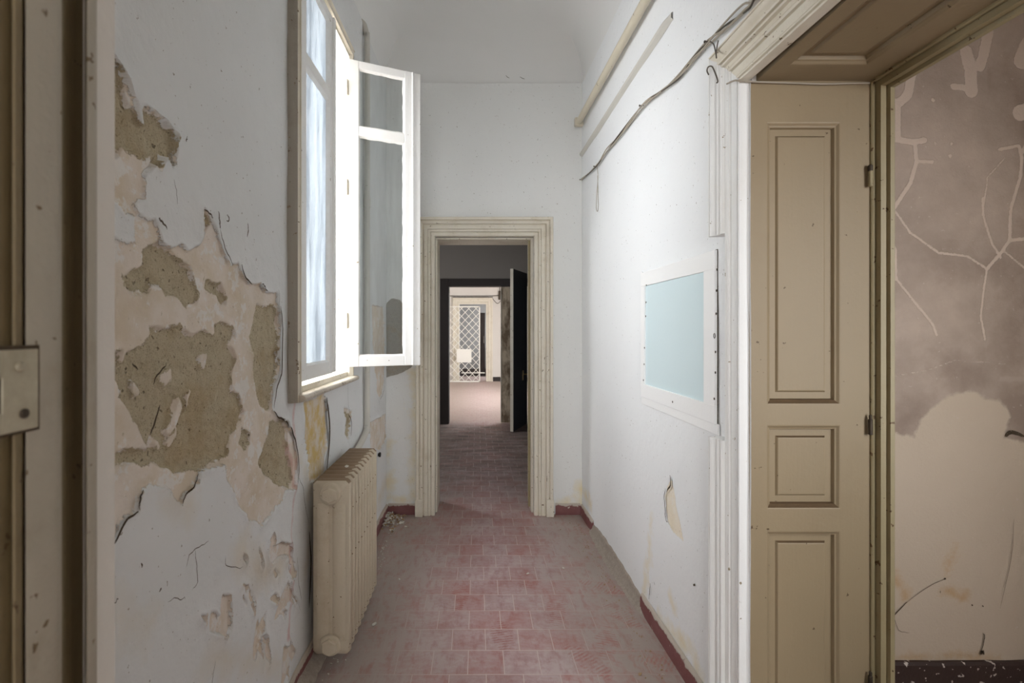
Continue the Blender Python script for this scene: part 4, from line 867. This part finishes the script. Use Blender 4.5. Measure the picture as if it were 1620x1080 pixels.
m = MB(); m.tube([(BX1 - .07, Y4 + .17, 1.28), (BX1 - .07, Y4 + .12, 1.28), (BX1 - .07, Y4 + .12, 1.10)], .012, 8); m.build('handle', 'iron', d5)
w = MB(); w.box(-1.2, -1.1, Y4, 16.0, 0, 3.2); w.box(.9, 1.0, Y4, 14.65, 0, 3.2); w.box(.9, 1.0, 15.65, 16.0, 0, 3.2); w.box(.9, 1.0, 14.65, 15.65, 0, .9); w.box(.9, 1.0, 14.65, 15.65, 2.5, 3.2); w.box(-1.2, 1.0, 16.0, 16.1, 0, 3.2); w.box(-1.2, 1.0, Y4 - .02, 16.1, 3.2, 3.3)  # opening in the right wall is an added window, brightens the room
tag(w.build('wall_last_room', 'grey_void', smooth=0), 'grey walls of the last room with an added window opening', 'wall', kind='structure')
skirting('baseboard_bright_end', fn5, [(BX1 + .2, 2.4)], .12, .02, 'dark_wood', 'dark skirting on the end wall of the bright room')
# lattice gate standing in front of that doorway
g = holder('lattice_gate', 'white metal lattice gate with a square plate in front of the last doorway', 'gate')
gy = 13.95; gx0, gx1, gz0, gz1 = -.84, (756.5 - VX) * gy / F + .04, .02, EYE + 36 * gy / F
bar = lambda m, a, b, r: m.box(min(a[0], b[0]) - r, max(a[0], b[0]) + r, gy - r, gy + r, min(a[1], b[1]) - r, max(a[1], b[1]) + r)
m = MB(); r = .016; bar(m, (gx0, gz0), (gx1, gz0), r); bar(m, (gx0, gz1), (gx1, gz1), r); bar(m, (gx0, gz0), (gx0, gz1), r); bar(m, (gx1, gz0), (gx1, gz1), r); m.build('gate_frame', 'gate_paint', g, smooth=0)
m = MB(); cell = .206
def clip(x0, z0, sl):
    pts = []
    for x in (gx0, gx1):
        z = z0 + sl * (x - x0)
        if gz0 <= z <= gz1: pts.append((x, z))
    for z in (gz0, gz1):
        x = x0 + (z - z0) / sl
        if gx0 < x < gx1: pts.append((x, z))
    return pts[:2]
for sl in (1.06, -1.06):
    for k in range(-14, 30):
        q = clip(gx1, gz0 + k * cell * 1.06, sl)
        if len(q) == 2: m.tube([(q[0][0], gy + (.006 if sl > 0 else -.006), q[0][1]), (q[1][0], gy + (.006 if sl > 0 else -.006), q[1][1])], .0085, 6)
m.build('lattice', 'gate_paint', g)
gp = lambda px, py: ((px - VX) * gy / F, EYE - (py - VY) * gy / F)
a, b = gp(722.5, 573), gp(745.8, 552); m = MB(); m.box(a[0], b[0], gy - .024, gy - .012, a[1], b[1]); m.build('plate', 'gate_paint', g, smooth=0)
m = MB(); a, b = gp(730, 589.5), gp(767, 589.5); m.tube([(a[0], gy - .02, a[1]), (b[0], gy - .02, b[1])], .014, 8); m.build('bolt_bar', 'gate_paint', g)
f5 = lambda px, py, p=.01: ((px - VX) * Y3b / F, Y3b - p, EYE - (py - VY) * Y3b / F)
m = MB(); m.tube(smooth_path([f5(690, 468), f5(740, 468), f5(786, 467.5), f5(790, 462), f5(790.5, 448)], 4), .010, 6); m.tube(smooth_path([f5(779, 472), f5(787, 480), f5(793, 474)], 4), .008, 6)
tag(m.build('wall_cable', 'dark_wire'), 'dark cable pinned along the end wall above the last doorway', 'cable')
m = MB(); a, b = f5(788.5, 474), f5(792, 460); m.box(a[0], b[0], Y3b - .05, Y3b, a[2], b[2]); tag(m.build('junction_box', 'iron'), 'small dark junction box on the end wall of the bright room', 'box')

# ------------------------------------------------------------------ loose flakes of paint on the floor
def flake(mb, x, y, r, h=.004, z=0.0):
    n = random.randint(5, 7); a0 = random.random() * 6; tx, ty = random.uniform(-.5, .5), random.uniform(-.5, .5)
    top = []
    for k in range(n):
        q = a0 + 2 * PI * k / n; rr = r * random.uniform(.55, 1.1); dx, dy = rr * math.cos(q), rr * math.sin(q)
        top.append((x + dx, y + dy, z + h + (dx * tx + dy * ty) + r * .5 * max(abs(tx), abs(ty)) * 1.1))
    b = len(mb.v); mb.v += top + [(p[0], p[1], p[2] - .0016) for p in top]
    mb.f.append(tuple(b + k for k in range(n))); mb.f.append(tuple(b + n + k for k in range(n))[::-1])
    for k in range(n): mb.f.append((b + k, b + n + k, b + n + (k + 1) % n, b + (k + 1) % n))
    mb.mi += [0] * (n + 2)
def f_at(px, py): y = EYE * F / (py - VY); return (px - VX) * y / F, y
for px, py, r, lab, mt in ((592, 988, .012, 'white paint flake on the floor just past the foot of the radiator', 'flake'), (835, 908, .010, 'white paint flake on the tiles in the middle of the corridor', 'flake'), (891, 899, .009, 'white paint flake among the shoe prints near the bright wall', 'flake'), (1013, 1068, .009, 'brown edged paint flake in the near corner by the bright wall', 'flake_tan'), (1049, 1068, .009, 'white paint flake in the near corner by the bright wall', 'flake'), (632, 917, .006, 'tiny paint flake on the grey dust beyond the radiator', 'flake'), (762, 856, .008, 'tiny paint flake on the tiles before the far doorway', 'flake')):
    m = MB(); x, y = f_at(px, py); flake(m, x, y, r); tag(m.build('paint_flake', mt, smooth=0), lab, 'paint flake')
m = MB(); m2 = MB()
for k in range(260):
    d = abs(random.gauss(0, .07)); y = YF - .03 - abs(random.gauss(0, .12)); x = XL(y) + .02 + d
    flake(m if random.random() < .6 else m2, x, y, random.uniform(.004, .016), z=max(0, .035 - d * .35) * random.random())
for k in range(120): y = random.uniform(1.6, 3.8); flake(m, XL(y) + .085 + abs(random.gauss(0, .03)), y, random.uniform(.002, .006))
for k in range(120): y = random.uniform(1.7, 3.8); flake(m2, XR(y) - .075 - abs(random.gauss(0, .05)), y, random.uniform(.0015, .005))
b = len(m.v); m.v += m2.v; m.f += [tuple(i + b for i in f) for f in m2.f]; m.mi += [1] * len(m2.f)
tag(m.build('fallen_flakes', ['flake', 'flake_tan'], smooth=0), 'heap of fallen paint flakes in the corner and along the walls', 'paint flakes', kind='stuff')
m = MB(); x, y, z = -.62, 2.33, RZ1 + .004; flake(m, x, y, .010, .002, z); tag(m.build('paint_flake', 'flake', smooth=0), 'white paint flake lying on top of the radiator', 'paint flake')

# ------------------------------------------------------------------ the room the camera stands in
w = MB(); bz = 3.5
w.box(-3.0, -2.9, -3.4, .34, 0, bz); w.box(1.25, 1.35, -3.4, .35, 0, bz); w.box(-3.0, -.46, .24, .34, 0, bz); w.box(XR(.4), 1.35, .25, .45, 0, bz); w.box(-.86, 1.0, .30, .44, 2.6, bz)
bx0, bx1, bz0, bz1 = -1.2, .4, .9, 2.6  # added window opening behind the camera, sized for fill light
w.box(-3.0, bx0, -3.5, -3.4, 0, bz); w.box(bx1, 1.35, -3.5, -3.4, 0, bz); w.box(bx0, bx1, -3.5, -3.4, 0, bz0); w.box(bx0, bx1, -3.5, -3.4, bz1, bz)
tag(w.build('wall_back_room', 'plain_wall', smooth=0), 'walls of the room the camera stands in with an added fill window opening behind', 'wall', kind='structure')
w = MB(); w.box(-3.0, 1.35, -3.5, .45, bz, bz + .1); tag(w.build('ceiling_back_room', 'ceiling_paint', smooth=0), 'ceiling of the room the camera stands in', 'ceiling', kind='structure')
w = MB(); w.box(-.95, XL(.6) + .02, .3, .62, 0, 4.1); w.box(-1.1, -.87, .4, YF + .3, 3.1, 4.1); w.box(-1.1, -.87, .4, WY0 - .02, 0, 4.1); w.box(-1.1, -.87, WY1 + .02, YF + .3, 0, 4.1); w.box(-1.1, -.87, .4, YF + .3, 0, WZ0)
w.box(XR(.4) - .03, 1.3, .42, YF + .3, 3.5, 4.1); w.box(XR(3) + .06, 1.3, SY + .0, YF + .3, 0, 3.5)
tag(w.build('wall_outer_core', 'plain_wall', smooth=0), 'thickness of the corridor walls', 'wall', kind='structure')
w = MB(); w.box(-1.1, 1.3, .3, YF + .3, 4.0, 4.1); tag(w.build('ceiling_slab', 'plain_wall', smooth=0), 'slab above the coved ceiling', 'ceiling', kind='structure')

# ------------------------------------------------------------------ daylight: an overcast sky through the windows, seen and added
SKY = 12.0
wd = bpy.data.worlds.new('sky'); bpy.context.scene.world = wd; wd.use_nodes = True
bg = wd.node_tree.nodes['Background']; bg.inputs[0].default_value = (.965, .98, 1.0, 1); bg.inputs[1].default_value = SKY
def portal(loc, rot, sx, sy):
    l = bpy.data.lights.new('opening_daylight', 'AREA'); l.shape = 'RECTANGLE'; l.size, l.size_y = sx, sy
    l.cycles.is_portal = True
    o = bpy.data.objects.new('opening_daylight', l); o.location = loc; o.rotation_euler = rot; C.objects.link(o)
portal((-.88, (WY0 + WY1) / 2, (WZ0 + WZ1) / 2), (0, -PI / 2, 0), WZ1 - WZ0, WY1 - WY0)
portal(((bx0 + bx1) / 2, -3.45, (bz0 + bz1) / 2), (PI / 2, 0, 0), bx1 - bx0, bz1 - bz0)  # fill through the added opening behind the camera
portal((1.87, .28, 1.625), (PI / 2, 0, 0), .5, 1.35)  # unseen side room window, placed to light the mauve wall
portal((-2.23, 5.65, 2.0), (0, -PI / 2, 0), 1.0, .9)  # added opening of the middle room
portal((.97, 15.15, 1.7), (0, PI / 2, 0), 1.6, 1.0)  # added opening of the last room
portal((2.45, (wy0 + wy1) / 2, 1.57), (0, PI / 2, 0), 2.65, wy1 - wy0)

sc = bpy.context.scene
sc.view_settings.view_transform = 'Standard'; sc.view_settings.look = 'None'; sc.view_settings.gamma = 1; sc.view_settings.use_curve_mapping = False
sc.view_settings.exposure = 0.15
sc.cycles.max_bounces = 14; sc.cycles.diffuse_bounces = 8; sc.cycles.transparent_max_bounces = 12
sc.cycles.use_denoising = True; sc.cycles.sample_clamp_indirect = 6
